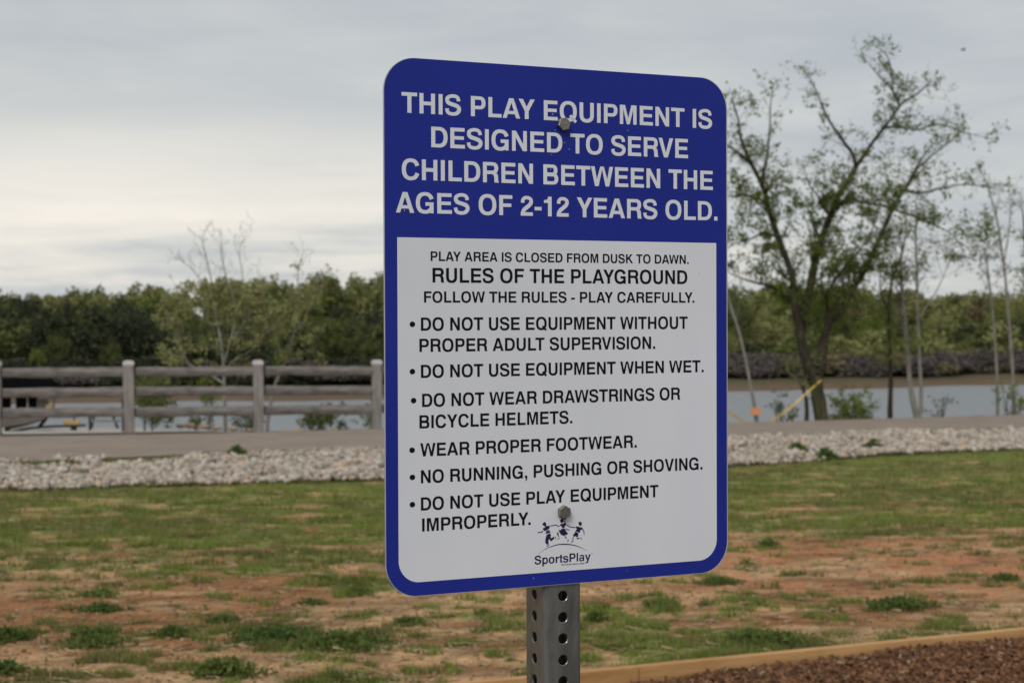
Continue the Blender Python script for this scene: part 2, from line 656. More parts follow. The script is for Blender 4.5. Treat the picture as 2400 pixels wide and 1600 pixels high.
def ico():
    t = (1 + 5 ** .5) / 2
    v = np.array([(-1, t, 0), (1, t, 0), (-1, -t, 0), (1, -t, 0), (0, -1, t), (0, 1, t), (0, -1, -t), (0, 1, -t), (t, 0, -1), (t, 0, 1), (-t, 0, -1), (-t, 0, 1)], float)
    v /= np.linalg.norm(v[0])
    f = np.array([(0, 11, 5), (0, 5, 1), (0, 1, 7), (0, 7, 10), (0, 10, 11), (1, 5, 9), (5, 11, 4), (11, 10, 2), (10, 7, 6), (7, 1, 8), (3, 9, 4), (3, 4, 2), (3, 2, 6), (3, 6, 8), (3, 8, 9), (4, 9, 5), (2, 4, 11), (6, 2, 10), (8, 6, 7), (9, 8, 1)])
    return v, f


IV, IF = ico()


def rot_rand(n):
    q = rng.normal(size=(n, 4))
    q /= np.linalg.norm(q, axis=1)[:, None]
    w_, x, y, z = q.T
    return np.stack([np.stack([1 - 2 * (y * y + z * z), 2 * (x * y - z * w_), 2 * (x * z + y * w_)], -1),
                     np.stack([2 * (x * y + z * w_), 1 - 2 * (x * x + z * z), 2 * (y * z - x * w_)], -1),
                     np.stack([2 * (x * z - y * w_), 2 * (y * z + x * w_), 1 - 2 * (x * x + y * y)], -1)], 1)


def lumps(pos, rad, flat=0.65, name='small_stones', mat=None):
    n = len(pos)
    sc = rad[:, None, None] * np.stack([rng.uniform(.8, 1.25, n), rng.uniform(.6, 1.0, n), rng.uniform(flat * .8, flat * 1.2, n)], -1)[:, None, :]
    jit = rng.uniform(0.62, 1.2, (n, 12, 1))
    v = IV[None] * jit * sc
    a = rng.uniform(0, 2 * pi, n)
    tl = rng.uniform(-.5, .5, n)
    ca, sa, ct, st = np.cos(a), np.sin(a), np.cos(tl), np.sin(tl)
    x, y, z = v[..., 0], v[..., 1], v[..., 2]
    y, z = y * ct[:, None] - z * st[:, None], y * st[:, None] + z * ct[:, None]
    x, y = x * ca[:, None] - y * sa[:, None], x * sa[:, None] + y * ca[:, None]
    v = np.stack([x, y, z], -1) + pos[:, None, :]
    f = (IF[None] + (np.arange(n) * 12)[:, None, None]).reshape(-1, 3)
    return idx_mesh(name, v.reshape(-1, 3), f, mat)


def bed_points(n, pad=0.0):
    d = rng.uniform(0, 1, n)
    x = rng.uniform(-9.5, 14, n)
    lo = y_grav(x) + 0.25 * (fbm(x, x * 0 + 3, 1.2, 3, 1) - 0.5) - pad
    hi = y_near(x) - 0.25 - 0.9 * sstep(0.45, 0.62, vnoise(x, x * 0, 0.55, 3))
    y = lo + (hi - lo) * d ** 1.15
    ok = np.abs(x) < 0.305 * y + 0.6
    # weedy gaps near the road
    gap = (sstep(0.5, 0.62, fbm(x, y, 0.9, 3, 6)) > 0.5) & (d > 0.68)
    ok &= ~gap
    return x[ok], y[ok]


bed = empty('stone_bed', (0, 0, 0))
tag(bed, 'long bed of pale broken limestone between lawn and road', kind='structure')
x, y = bed_points(38000, 0.15)
rad = rng.uniform(0.018, 0.05, len(x)) * (1 + 0.5 * (rng.random(len(x)) > 0.93))
z = G(x, y) + rad * rng.uniform(0.2, 0.9, len(x)) + 0.05 * fbm(x, y, 1.5, 3, 2)
o = link('small_stones', lumps(np.stack([x, y, z], -1), rad, 0.75, 'small_stones', M_stone), bed)
tag(o, kind='stuff')
svar = []
for k in range(7):
    vv, ff = IV.copy(), IF
    # one midpoint subdivision for the bigger stones
    vs = [tuple(q) for q in vv]
    cache, nf = {}, []

    def mid(a, b_):
        key = (min(a, b_), max(a, b_))
        if key not in cache:
            q = (np.array(vs[a]) + np.array(vs[b_])) / 2
            vs.append(tuple(q / np.linalg.norm(q) * rng.uniform(.88, 1.0)))
            cache[key] = len(vs) - 1
        return cache[key]
    for a, b_, c in ff:
        ab, bc, ca = mid(a, b_), mid(b_, c), mid(c, a)
        nf += [(a, ab, ca), (b_, bc, ab), (c, ca, bc), (ab, bc, ca)]
    A = np.array(vs) * np.where(np.arange(len(vs)) < 12, rng.uniform(.8, 1.3, len(vs)), rng.uniform(.8, 1.0, len(vs)))[:, None] * np.array([1.15, .85, .68])
    svar.append(idx_mesh('stone', A, nf, M_stone))
x, y = bed_points(1500)
sel = rng.permutation(len(x))[:300]
for i in sel:
    r = random.uniform(.045, .075) * (1.25 if random.random() < .15 else 1)
    o = link('stone', svar[i % 7], bed)
    o.location = (x[i], y[i], Gs(x[i], y[i]) + r * 0.6 + 0.02)
    o.rotation_euler = (random.uniform(-.5, .5), random.uniform(-.5, .5), random.uniform(0, 6.28))
    o.scale = (r, r * random.uniform(.8, 1.1), r * random.uniform(.8, 1.2))

# ------------------------------------------------------------------ grass and weeds
M_blade = attr_mat('grass_blades', 0.7, 0.25, transl=0.35)


def blades(n, ylo, yhi, h0, h1, wd, thr=0.5, name='grass', xlim=None, keep=None, dens=None):
    u_ = rng.uniform(0, 1, n)
    y = 1 / (1 / ylo + u_ * (1 / yhi - 1 / ylo))
    x = rng.uniform(-1, 1, n) * (0.305 * y + 0.35)
    c = grass_cover(x, y)
    n2 = fbm(x, y, 7.0, 2, 5)
    pr = np.clip((c - 0.25) * 1.3, 0, 1) * np.clip((n2 - 0.33) * 3.2, 0.04, 1)
    n4 = fbm(x, y * 1.2, 5.5, 2, 3)
    pr = np.maximum(pr, .75 * (n4 > 0.72))
    vg = (y > y_near(x) - 1.3 - 0.8 * vnoise(x, x * 0, 0.8, 2)) & (y < y_near(x) + 0.1)
    pr = np.where(vg, np.clip((n2 - 0.3) * 2.0, 0, .8), pr)
    ok = (rng.random(n) < pr) & ((y < y_grav(x) + 0.35 * (vnoise(x, y, 2.5, 1) - .2)) | vg) & (border_side(x, y) > 0.05)
    x, y, n2, c = x[ok], y[ok], n2[ok], c[ok]
    n = len(x)
    a = rng.uniform(0, 2 * pi, n)
    h = rng.uniform(h0, h1, n) * (0.55 + 0.9 * n2)
    lean = rng.uniform(0.15, 1.1, n)
    la = rng.uniform(0, 2 * pi, n)
    wv = wd * rng.uniform(.7, 1.3, n) * np.sqrt(y / 9)
    z = G(x, y) - 0.004
    p0 = np.stack([x - np.cos(a) * wv / 2, y - np.sin(a) * wv / 2, z], -1)
    p1 = np.stack([x + np.cos(a) * wv / 2, y + np.sin(a) * wv / 2, z], -1)
    p2 = np.stack([x + np.cos(la) * h * lean * .8, y + np.sin(la) * h * lean * .8, z + h * np.cos(lean * .8)], -1)
    t = rng.random(n)
    fresh = sstep(0.35, 0.7, fbm(x, y, 0.7, 3, 2))
    g1 = np.array((0.12, 0.175, 0.028))
    g2 = np.array((0.26, 0.32, 0.065))
    dry = np.array((0.27, 0.21, 0.10))
    dk = 1 - .45 * sstep(.55, .7, fbm(x * .8, y * 1.6, 2.6, 3, 0))
    col = (g1 + (g2 - g1) * np.clip(t * .7 + fresh * .4, 0, 1)[:, None]) * dk[:, None]
    isd = (rng.random(n) < 0.14 + 0.34 * (1 - fresh))[:, None]
    col = np.where(isd, dry * rng.uniform(.7, 1.1, (n, 1)), col)
    return np_mesh(name, np.stack([p0, p1, p2], 1).reshape(-1, 3), 3, M_blade, col)


tag(link('grass', blades(850000, 7.0, 36.0, 0.02, 0.055, 0.008, name='grass')),
    'thin patchy lawn grass growing between bare earth patches', 'grass', kind='stuff')

M_weed = leaf_mat('dark_weed_leaf', (0.065, 0.10, 0.022), (0.16, 0.20, 0.048), 12.0, 0.25)
M_weed2 = leaf_mat('fresh_weed_leaf', (0.06, 0.11, 0.025), (0.14, 0.19, 0.05), 12.0, 0.3)


def leaf_quads(cen, size, up=0.0, aspect=0.55):
    n = len(cen)
    d = rng.normal(size=(n, 3))
    d[:, 2] += up
    d /= np.linalg.norm(d, axis=1)[:, None]
    q = rng.normal(size=(n, 3))
    e = np.cross(d, q)
    e /= np.linalg.norm(e, axis=1)[:, None]
    s = (size if hasattr(size, '__len__') else np.full(n, size))[:, None]
    a = d * s
    b_ = e * s * aspect
    return np.stack([cen, cen + a * .5 + b_ * .5, cen + a, cen + a * .5 - b_ * .5], 1).reshape(-1, 3)


def weed(u, v, wdt, hgt, n, label, mat=None, size=0.03):
    x, y = ground_hit(u, v) if v < 1290 else (None, None)
    if x is None:
        d = ray(u, v)
        t_ = -(CAM_Z) / d.z
        x, y = d.x * t_, d.y * t_
    z = Gs(x, y)
    rt = rng.uniform(0, 1, n) ** .6 * (.75 + .25 * np.sin(rng.uniform(0, 6.28, n) * 3))
    aa = rng.uniform(0, 2 * pi, n)
    lob = 1 + .28 * np.sin(aa * 2 + u) + .2 * np.sin(aa * 5 + v)
    rt = rt * lob * .8
    c = np.stack([np.cos(aa) * rt * wdt / 2, np.sin(aa) * rt * wdt / 2.4, rng.uniform(0, 1, n) * hgt * .55 * np.clip(1.15 - rt, .12, 1)], -1)
    V = leaf_quads(c, rng.uniform(.6, 1.4, n) * size, 0.5)
    o = link('weed_clump', np_mesh('weed_clump', V, 4, mat or M_weed))
    o.location = (x, y, z)
    tag(o, label, 'weed', 'weed clumps scattered over the bare earth')


for a_ in [
    (530, 1584, .42, .12, 900, 'dark broad-leaved weed clump at the bottom edge left of the post', None, .028),
    (215, 1508, .50, .07, 900, 'low dark weed mat at lower left, the front one of a stacked pair', None, .02),
    (225, 1482, .48, .06, 900, 'low dark weed mat at lower left, just behind its twin', None, .02),
    (18, 1492, .40, .10, 900, 'dark weed clump cut by the left edge of the photo', None, .024),
    (8, 1578, .30, .10, 500, 'fresh green weed tuft in the bottom left corner', 'f', .024),
    (400, 1484, .26, .08, 500, 'small green weed tuft right of the low paired mats', None, .024),
    (520, 1446, .34, .045, 700, 'flat dark weed mat alone on pale bare earth left of the sign', None, .018),
    (800, 1520, .62, .12, 1200, 'wide leafy weed clump between dark corner weed and the post', None, .028),
    (640, 1496, .70, .10, 1200, 'long leafy weed patch in front of the flat dark mat', 'f', .026),
    (240, 1416, .34, .07, 600, 'fresh green weed tuft at left where turf meets bare earth', 'f', .022),
    (235, 1378, .34, .06, 600, 'dark weed tuft on turf edge left of the sign', None, .02),
    (1550, 1406, .36, .055, 700, 'dark weed mat on bare earth just right of the post', None, .02),
    (1685, 1344, .40, .07, 700, 'dark weed mat below the lower right corner of the sign', None, .02),
    (1395, 1447, .16, .09, 400, 'small round weed tuft touching the right side of the post', None, .022),
    (1800, 1283, .22, .10, 450, 'lone upright weed tuft on bare earth right of the sign', None, .022),
    (2355, 1333, .30, .06, 600, 'bright weed patch on bare earth near the right edge', 'f', .02),
    (1790, 1507, .80, .10, 1500, 'wide dark clover patch behind the wooden edging', None, .024),
    (2105, 1408, .60, .10, 1200, 'leafy weed patch right of centre above the edging', None, .024),
    (960, 1450, .30, .06, 500, 'small weed tuft on earth under the left sign corner', None, .02),
    (730, 1398, .24, .05, 400, 'flat green weed tuft on pale earth between mat and sign', None, .018),
    (840, 1376, .30, .07, 500, 'dark weed tuft behind the flat green tuft, left of sign', None, .02),
]:
    weed(*a_[:6], M_weed2 if a_[6] == 'f' else M_weed, a_[7])
# crumbs of soil, pebbles and straw on the bare earth
n = 16000
y = 1 / (1 / 7.0 + rng.uniform(0, 1, n) * (1 / 19.0 - 1 / 7.0))
x = rng.uniform(-1, 1, n) * (0.305 * y + 0.3)
ok = (grass_cover(x, y) < 0.5) & (border_side(x, y) > 0.06) & (y < y_grav(x))
x, y = x[ok], y[ok]
M_clod = noisy('earth_crumbs', (0.16, 0.09, 0.05), (0.46, 0.34, 0.22), 9.0, 0.95, 0.1)
rad = 0.004 + 0.010 * rng.random(len(x)) ** 3
tag(link('soil_crumbs', lumps(np.stack([x, y, G(x, y) + rad * .4], -1), rad, .7, 'soil_crumbs', M_clod)), 'crumbs of earth and pebbles on the bare soil', 'soil', kind='stuff')
n = 5500
y = 1 / (1 / 7.0 + rng.uniform(0, 1, n) * (1 / 17.0 - 1 / 7.0))
x = rng.uniform(-1, 1, n) * (0.305 * y + 0.3)
ok = (border_side(x, y) > 0.06) & (y < y_grav(x))
x, y = x[ok], y[ok]
a = rng.uniform(0, 2 * pi, len(x))
L_ = rng.uniform(.02, .07, len(x))
z = G(x, y) + rng.uniform(.004, .02, len(x))
w2 = .0022
dx, dy = np.cos(a) * L_, np.sin(a) * L_
V = np.stack([np.stack([x - dx, y - dy, z], -1), np.stack([x + dx, y + dy, z + rng.uniform(-.004, .012, len(x))], -1),
              np.stack([x + dx - np.sin(a) * w2 * 2, y + dy + np.cos(a) * w2 * 2, z + .002], -1), np.stack([x - dx - np.sin(a) * w2 * 2, y - dy + np.cos(a) * w2 * 2, z + .002], -1)], 1)
tag(link('straw', np_mesh('straw', V.reshape(-1, 3), 4, noisy('dry_straw', (0.28, 0.20, 0.11), (0.44, 0.34, 0.20), 3.0, 0.9))), 'loose dry straw lying over grass and soil', 'straw', kind='stuff')
# yellow-green weeds in the stones
for u_, v_, lb in [(1935, 1080, 'upright weed sprouting from the stones right of the sign'),
                   (1868, 1066, 'low weed in the stones beside the upright weed'),
                   (2045, 1060, 'round weed at the lawn edge of the stone bed'),
                   (555, 1074, 'bright weed tuft in the stones left of the sign near the road')]:
    weed(u_, v_, .45, .30, 500, lb, M_weed2, .05)

# ------------------------------------------------------------------ edging boards and mulch
M_pine = noisy('new_pine_board', (0.38, 0.19, 0.065), (0.60, 0.35, 0.15), 2.0, 0.7, 0.25, 0.35, 25, stretch=(1, 9, 9))
ang = math.atan(0.455)
edging = empty('wooden_edging', (0.909, 7.80, 0), ang)
tag(edging, 'new pine boards on edge between bare ground and brown mulch', 'edging')
for k, (s0, s1) in enumerate([(-3.2, -0.42), (-0.415, 1.02), (1.025, 4.6)]):
    mb = MB().box(((s0 + s1) / 2, -0.02, -0.045), (s1 - s0, 0.040, 0.16), bev=0.004)
    mb.build('board', M_pine, edging)
M_mulch = attr_mat('bark_mulch', 0.95, 0.1)
n = 70000
y = rng.uniform(6.2, 9.6, n)
x = rng.uniform(-0.8, 3.4, n)
ok = (border_side(x, y) < -0.055) & (border_side(x, y) > -2.4)
x, y = x[ok], y[ok]
n = len(x)
fill = 0.040 * sstep(0, 2.2, x) + 0.025 * fbm(x, y, 2.0, 3, 1)
z = -0.062 + fill + rng.uniform(-.012, .016, n)
R3 = rot_rand(n)
R3[:, :, :] = R3
sz = np.stack([rng.uniform(.006, .022, n), rng.uniform(.003, .008, n), rng.uniform(.002, .005, n)], -1)
cub = np.array([(-1, -1, -1), (1, -1, -1), (1, 1, -1), (-1, 1, -1), (-1, -1, 1), (1, -1, 1), (1, 1, 1), (-1, 1, 1)], float)
# mostly flat-lying chips: yaw + small tilt
ya, ti = rng.uniform(0, 2 * pi, n), rng.normal(0, .45, n)
v = cub[None] * sz[:, None, :]
X_, Y_, Z_ = v[..., 0], v[..., 1], v[..., 2]
X_, Z_ = X_ * np.cos(ti)[:, None] - Z_ * np.sin(ti)[:, None], X_ * np.sin(ti)[:, None] + Z_ * np.cos(ti)[:, None]
X_, Y_ = X_ * np.cos(ya)[:, None] - Y_ * np.sin(ya)[:, None], X_ * np.sin(ya)[:, None] + Y_ * np.cos(ya)[:, None]
v = np.stack([X_, Y_, Z_], -1) + np.stack([x, y, z], -1)[:, None, :]
cf = np.array([(4, 5, 6, 7), (0, 1, 5, 4), (1, 2, 6, 5), (2, 3, 7, 6), (3, 0, 4, 7)])
f = (cf[None] + (np.arange(n) * 8)[:, None, None]).reshape(-1, 4)
t = rng.random(n)
mc = np.array((0.085, 0.042, 0.023)) + (np.array((0.25, 0.13, 0.070)) - np.array((0.055, 0.030, 0.020))) * (t ** 1.6)[:, None]
mc = np.where((rng.random(n) < .03)[:, None], np.array((0.34, 0.24, 0.16)), mc)
mul = link('mulch', idx_mesh('mulch', v.reshape(-1, 3), f, M_mulch, np.repeat(mc, 8, axis=0)))
tag(mul, 'dark brown shredded bark mulch in the lower right corner', 'mulch', kind='stuff')

# ------------------------------------------------------------------ rail fence
M_wood = noisy('weathered_grey_timber', (0.11, 0.095, 0.085), (0.29, 0.26, 0.24), 2.6, 0.9, 0.15, 0.6, 14, stretch=(1, 6, 6))
M_woodp = noisy('weathered_grey_post', (0.19, 0.17, 0.155), (0.33, 0.30, 0.28), 2.5, 0.9, 0.15, 0.5, 14, stretch=(6, 6, 1))
fence = empty('rail_fence', (0, 0, 0))
tag(fence, 'weathered grey three-rail timber fence along the far side of the road', 'fence')
posts = []
fy = lambda u, v0: ground_hit(u, v0)
for u in (-640, -320, -9, 303, 606, 883, 1148):
    vv = 1019.5 - (u - 303) * 0.0158
    d = ray(u, vv)
    # stand a little beyond the road edge
    yy = 32.6 + 0.0009 * (u - 303) * 1.0
    for _ in range(8):
        xx = d.x / d.y * yy
        yy = float(y_far(xx)) + 0.25
    posts.append((u, xx, yy))
rows = [(871.5, -0.006), (918, -0.0085), (965, -0.0118)]
for i, (u, xx, yy) in enumerate(posts):
    zt = at(u, 846 - 0.003 * (u - 303), yy).z
    g0 = Gs(xx, yy)
    mb = MB().box((0, 0, 0), (0.185, 0.185, zt - g0 + 0.2), bev=0.012)
    p = mb.build('post', M_woodp, fence)
    p.location = (xx, yy, (zt + g0 - 0.2) / 2)
    p.rotation_euler = (random.uniform(-.012, .012), random.uniform(-.012, .012), 0.15 + random.uniform(-.08, .08))
    c = MB().box((0, 0, 0), (0.20, 0.20, 0.11), bev=0.03).build('post_cap', noisy('post_cap_wood', (0.46, 0.44, 0.425), (0.60, 0.575, 0.56), 3, 0.9) if i == 0 else bpy.data.materials['post_cap_wood'], p)
    c.location = (0, 0, (zt - g0 + 0.2) / 2 - 0.045)
for i in range(len(posts) - 1):
    (u0, x0, y0), (u1, x1, y1) = posts[i], posts[i + 1]
    for r0, sl_ in rows:
        a = at(u0, r0 + sl_ * (u0 - 303) + random.uniform(-1, 1), y0)
        c = at(u1, r0 + sl_ * (u1 - 303) + random.uniform(-1, 1), y1)
        dd = (c - a)
        L = dd.length - 0.215
        mid_ = (a + c) / 2
        mb = MB()
        # slightly irregular round-cornered rail
        nseg = 9
        pts, prof = [], []
        for k in range(nseg + 1):
            tt = -L / 2 + L * k / nseg
            jx, jz = random.uniform(-.004, .004), random.uniform(-.006, .006)
            hh, ww = 0.082 + random.uniform(-.006, .006), 0.065
            for q in range(8):
                t_ = 2 * pi * (q + .5) / 8
                mb.v.append((tt, jx + ww * 1.12 * math.copysign(abs(cos(t_)) ** .45, cos(t_)), jz + hh * 1.1 * math.copysign(abs(sin(t_)) ** .45, sin(t_))))
        for k in range(nseg):
            for q in range(8):
                mb.f.append((k * 8 + q, k * 8 + (q + 1) % 8, (k + 1) * 8 + (q + 1) % 8, (k + 1) * 8 + q))
        mb.f.append(tuple(range(7, -1, -1)))
        mb.f.append(tuple(nseg * 8 + q for q in range(8)))
        r = mb.build('rail', M_wood, fence, smooth=True)
        r.location = mid_
        r.rotation_euler = (0, -math.atan2(dd.z, math.hypot(dd.x, dd.y)), math.atan2(dd.y, dd.x))

# ------------------------------------------------------------------ trees
M_bark = noisy('dark_bark', (0.035, 0.030, 0.022), (0.085, 0.072, 0.052), 3.0, 0.95, 0.1, 0.9, 12, stretch=(4, 4, 1))
M_barkmoss = noisy('mossy_bark', (0.04, 0.042, 0.022), (0.10, 0.095, 0.05), 2.0, 0.95, 0.1, 0.9, 12, stretch=(3, 3, 1))
M_barkpale = noisy('pale_bark', (0.17, 0.155, 0.13), (0.33, 0.305, 0.265), 2.5, 0.9, 0.1, 0.5, 12, stretch=(3, 3, 1))
M_twig = noisy('grey_twig', (0.11, 0.10, 0.075), (0.20, 0.185, 0.15), 3.0, 0.95)
M_palet = noisy('pale_twig', (0.22, 0.20, 0.17), (0.36, 0.335, 0.29), 3.0, 0.95)
M_leaf_spring = leaf_mat('spring_leaf', (0.09, 0.13, 0.024), (0.24, 0.30, 0.06), 0.9, 0.55)
M_leaf_dark = leaf_mat('dark_cedar_leaf', (0.028, 0.034, 0.018), (0.068, 0.078, 0.036), 0.35, 0.15)
M_leaf_mid = leaf_mat('mid_green_leaf', (0.085, 0.10, 0.030), (0.16, 0.18, 0.056), 0.35, 0.25)
M_leaf_ygreen = leaf_mat('yellow_green_leaf', (0.12, 0.155, 0.03), (0.22, 0.26, 0.06), 0.5, 0.3)
M_leaf_tan = leaf_mat('tan_bud_leaf', (0.17, 0.18, 0.06), (0.32, 0.32, 0.125), 0.6, 0.25)
M_leaf_ridge = leaf_mat('brown_green_leaf', (0.15, 0.125, 0.065), (0.25, 0.215, 0.11), 0.3, 0.25)
M_leaf_grey = leaf_mat('grey_green_leaf', (0.085, 0.10, 0.06), (0.16, 0.18, 0.11), 1.5, 0.3)
M_brush = leaf_mat('grey_brown_brush', (0.08, 0.067, 0.060), (0.17, 0.145, 0.132), 0.3, 0.1)


def catmull(pts, sub=3):
    pts = [Vector(p) for p in pts]
    out = []
    for i in range(len(pts) - 1):
        p0 = pts[max(i - 1, 0)]
        p1, p2 = pts[i], pts[i + 1]
        p3 = pts[min(i + 2, len(pts) - 1)]
        for k in range(sub):
            t = k / sub
            out.append(0.5 * ((2 * p1) + (p2 - p0) * t + (2 * p0 - 5 * p1 + 4 * p2 - p3) * t * t + (3 * p1 - p0 - 3 * p2 + p3) * t ** 3))
    out.append(pts[-1])
    return out


class Tree:
    """collects twigs and leaves along traced limbs"""

    def __init__(s, leaf=0.07, leafn=3, curl=0.22, zcap=1e9):
        s.zcap = zcap
        s.tw = MB()
        s.lf = []
        s.leaf = leaf
        s.leafn = leafn
        s.curl = curl

    def twig(s, p, d, L, r, depth, leafy=1.0, up=0.25):
        n = max(3, int(L / 0.15))
        pts, rad = [Vector(p)], [r]
        d = Vector(d).normalized()
        q = Vector(p)
        for i in range(n):
            d = (d + Vector((random.gauss(0, s.curl), random.gauss(0, s.curl), random.gauss(0, s.curl) + up * 0.3))).normalized()
            q = q + d * (L / n)
            pts.append(q.copy())
            rad.append(max(r * (1 - (i + 1) / n * 0.75), 0.0032))
        s.tw.tube(pts, rad, 5 if r > 0.012 else 3, cap=False)
        if depth > 0:
            k = max(2, int(L / 0.22))
            for j in range(k):
                i = random.randint(max(1, n // 5), n)
                bd = (d * 0.6 + Vector((random.gauss(0, .7), random.gauss(0, .7), random.gauss(0.1, .6)))).normalized()
                s.twig(pts[i], bd, L * random.uniform(.35, .62), max(rad[i] * .6, 0.0025), depth - 1, leafy, up)
        if depth <= 1 and leafy > 0:
            for i in range(1, n + 1):
                for _ in range(s.leafn):
                    if random.random() < leafy and pts[i].z < s.zcap:
                        s.lf.append(pts[i] + Vector((random.gauss(0, .05), random.gauss(0, .05), random.gauss(0, .05))))

    def finish(s, parent, twmat, lfmat, twname='twigs', lname='foliage', up=-0.2):
        s.tw.build(twname, twmat, parent)
        if s.lf:
            c = np.array([tuple(p) for p in s.lf])
            V = leaf_quads(c, rng.uniform(.6, 1.3, len(c)) * s.leaf, up, 0.7)
            o = link(lname, np_mesh(lname, V, 4, lfmat), parent)


def trace(pts, y0, y1=None, sub=3):
    """polyline of photo coordinates -> world, depth drifting from y0 to y1"""
    y1 = y0 if y1 is None else y1
    n = len(pts)
    return catmull([at(u, v, y0 + (y1 - y0) * i / max(1, n - 1)) for i, (u, v) in enumerate(pts)], sub)


def limb(name, mat, parent, pts, r0, r1, n=9):
    m_ = len(pts)
    rad = [r0 + (r1 - r0) * (i / (m_ - 1)) ** 0.8 for i in range(m_)]
    rad = [r * random.uniform(.93, 1.07) for r in rad]
    MB().tube(pts, rad, n).build(name, mat, parent, smooth=True)
    return rad


# the big spreading tree
TY = 38.6
big = empty('broad_tree', at(1925, 990, TY))
big.location.z = Gs(big.location.x, TY)
inv = big.location.copy()
tag(big, 'large spreading dark tree with sparse young leaves right of the sign', 'tree')


def loc(pts, o):
    return [p - o for p in pts]


T = Tree(0.070, 3, 0.24)
base = [(1931, 1000), (1926, 985), (1920, 945), (1913, 905), (1910, 880)]
px2m = TY / FPX
limb('trunk', M_barkmoss, big, loc(trace(base, TY), inv), 17 * px2m, 15.5 * px2m, 12)
LIMBS = [
    # pts, y0, y1, r0px, r1px, leafiness, twig length
    ([(1908, 892), (1894, 862), (1880, 804), (1868, 742), (1861, 700), (1855, 640), (1828, 568), (1804, 498), (1789, 440), (1762, 386), (1738, 331), (1731, 284), (1716, 235)], TY, TY - 1.6, 12, 2.2, 1.0, 1.0),
    ([(1786, 430), (1788, 408), (1797, 370), (1801, 335), (1805, 290), (1806, 245), (1812, 205)], TY - 1.2, TY - 0.8, 3.6, 1.2, .7, .8),
    ([(1852, 708), (1827, 681), (1796, 668), (1755, 658), (1710, 640)], TY, TY - 1.2, 5, 1.8, 1.2, .8),
    ([(1874, 790), (1880, 752), (1893, 697), (1905, 640), (1913, 592), (1929, 549), (1948, 502), (1964, 459), (1991, 420), (2010, 386), (2053, 323), (2084, 284), (2112, 245), (2147, 222), (2182, 191)], TY, TY + 0.8, 11, 1.8, 1.1, 1.0),
    ([(2006, 392), (1998, 360), (1976, 331), (1944, 284), (1926, 245), (1913, 214), (1888, 168)], TY + .3, TY - .6, 4.2, 1.2, .7, .8),
    ([(2108, 250), (2098, 222), (2084, 203), (2062, 180), (2049, 165), (2028, 140)], TY + .6, TY + .2, 2.8, .9, .6, .7),
    ([(2092, 214), (2090, 170), (2078, 130), (2058, 112), (2042, 106)], TY + .6, TY + 1.0, 2.0, .7, .5, .6),
    ([(1962, 490), (1975, 474), (1995, 469), (2030, 475), (2069, 483), (2127, 502), (2186, 526), (2236, 553), (2263, 600)], TY + .1, TY - 1.5, 4.5, 1.2, 1.0, .9),
    ([(2066, 300), (2090, 298), (2120, 300), (2154, 304), (2190, 292), (2236, 300), (2263, 312), (2320, 324)], TY + .5, TY - .8, 2.8, .8, .7, .8),
    ([(1916, 880), (1925, 850), (1930, 800), (1944, 752), (1965, 738), (1986, 700), (2004, 669), (2020, 648), (2053, 576), (2084, 506), (2108, 463), (2135, 420), (2151, 386), (2178, 347)], TY, TY + 1.6, 12, 2.0, 1.1, 1.0),
    ([(2120, 445), (2160, 452), (2210, 440), (2262, 432), (2330, 440)], TY + 1.2, TY + .3, 3.2, .9, .9, .9),
    ([(2134, 420), (2150, 395), (2190, 360), (2230, 330), (2260, 300)], TY + 1.2, TY + 2.2, 3.0, .9, .8, .9),
    ([(1946, 760), (1938, 715), (1936, 690), (1950, 668), (1976, 630), (2011, 592), (2042, 541), (2060, 500)], TY, TY - 1.0, 5, 1.3, .9, .8),
    ([(1936, 700), (1920, 670), (1908, 660)], TY, TY + .6, 4, 2, .6, .6),
    ([(1760, 383), (1735, 362), (1712, 345), (1690, 330), (1660, 300)], TY - 1.4, TY - 2.0, 3.4, 1.2, 1.0, .8),
    ([(1820, 555), (1790, 545), (1760, 560), (1725, 570), (1690, 590)], TY - .9, TY - 1.4, 3.0, 1.0, 1.2, .8),
    ([(1800, 490), (1776, 462), (1740, 458), (1700, 462)], TY - 1.0, TY + .2, 3.4, 1.0, 1.3, .8),
    ([(2000, 640), (2040, 632), (2075, 640), (2110, 655)], TY + .5, TY + 1, 2.6, .8, 1.0, .7),
    ([(1945, 505), (1925, 480), (1915, 455), (1900, 440), (1885, 395)], TY + .2, TY - .8, 3.2, 1.0, 1.2, .8),
]
for pts, ya_, yb_, r0, r1, lf_, tl_ in LIMBS:
    w_ = loc(trace(pts, ya_, yb_), inv)
    rad_ = limb('limb', M_bark, big, w_, r0 * px2m * 1.22, r1 * px2m * .75, 8)
    n_ = len(w_)
    nb = max(5, int((n_ - 1) * 1.15))
    for k in range(nb):
        i = int(n_ * (0.22 + 0.78 * (k + random.random()) / nb)) if r0 > 6 else int(n_ * (k + random.random()) / nb)
        i = min(max(i, 1), n_ - 1)
        dd = (w_[i] - w_[i - 1]).normalized()
        side = Vector((random.choice((-1, 1)) * random.uniform(.4, 1), random.uniform(-.8, .8), random.uniform(-.2, .8)))
        hi_ = w_[i].z > 4.6
        T.twig(w_[i], dd * .5 + side, tl_ * random.uniform(.4, 1.15) * (1 if w_[i].z < 4.2 else .85 if w_[i].z < 5.6 else .62), max(rad_[i] * .3, .006), 3 if random.random() < .5 else 2, lf_ * (0.26 if hi_ else 0.8) * (0.0 if w_[i].z < 1.2 else 1), 0.25 if w_[i].z < 4.6 else -0.12)
    T.twig(w_[-1], (w_[-1] - w_[-2]), tl_ * .22, rad_[-1] * .8, 1, lf_ * .3, 0.0)
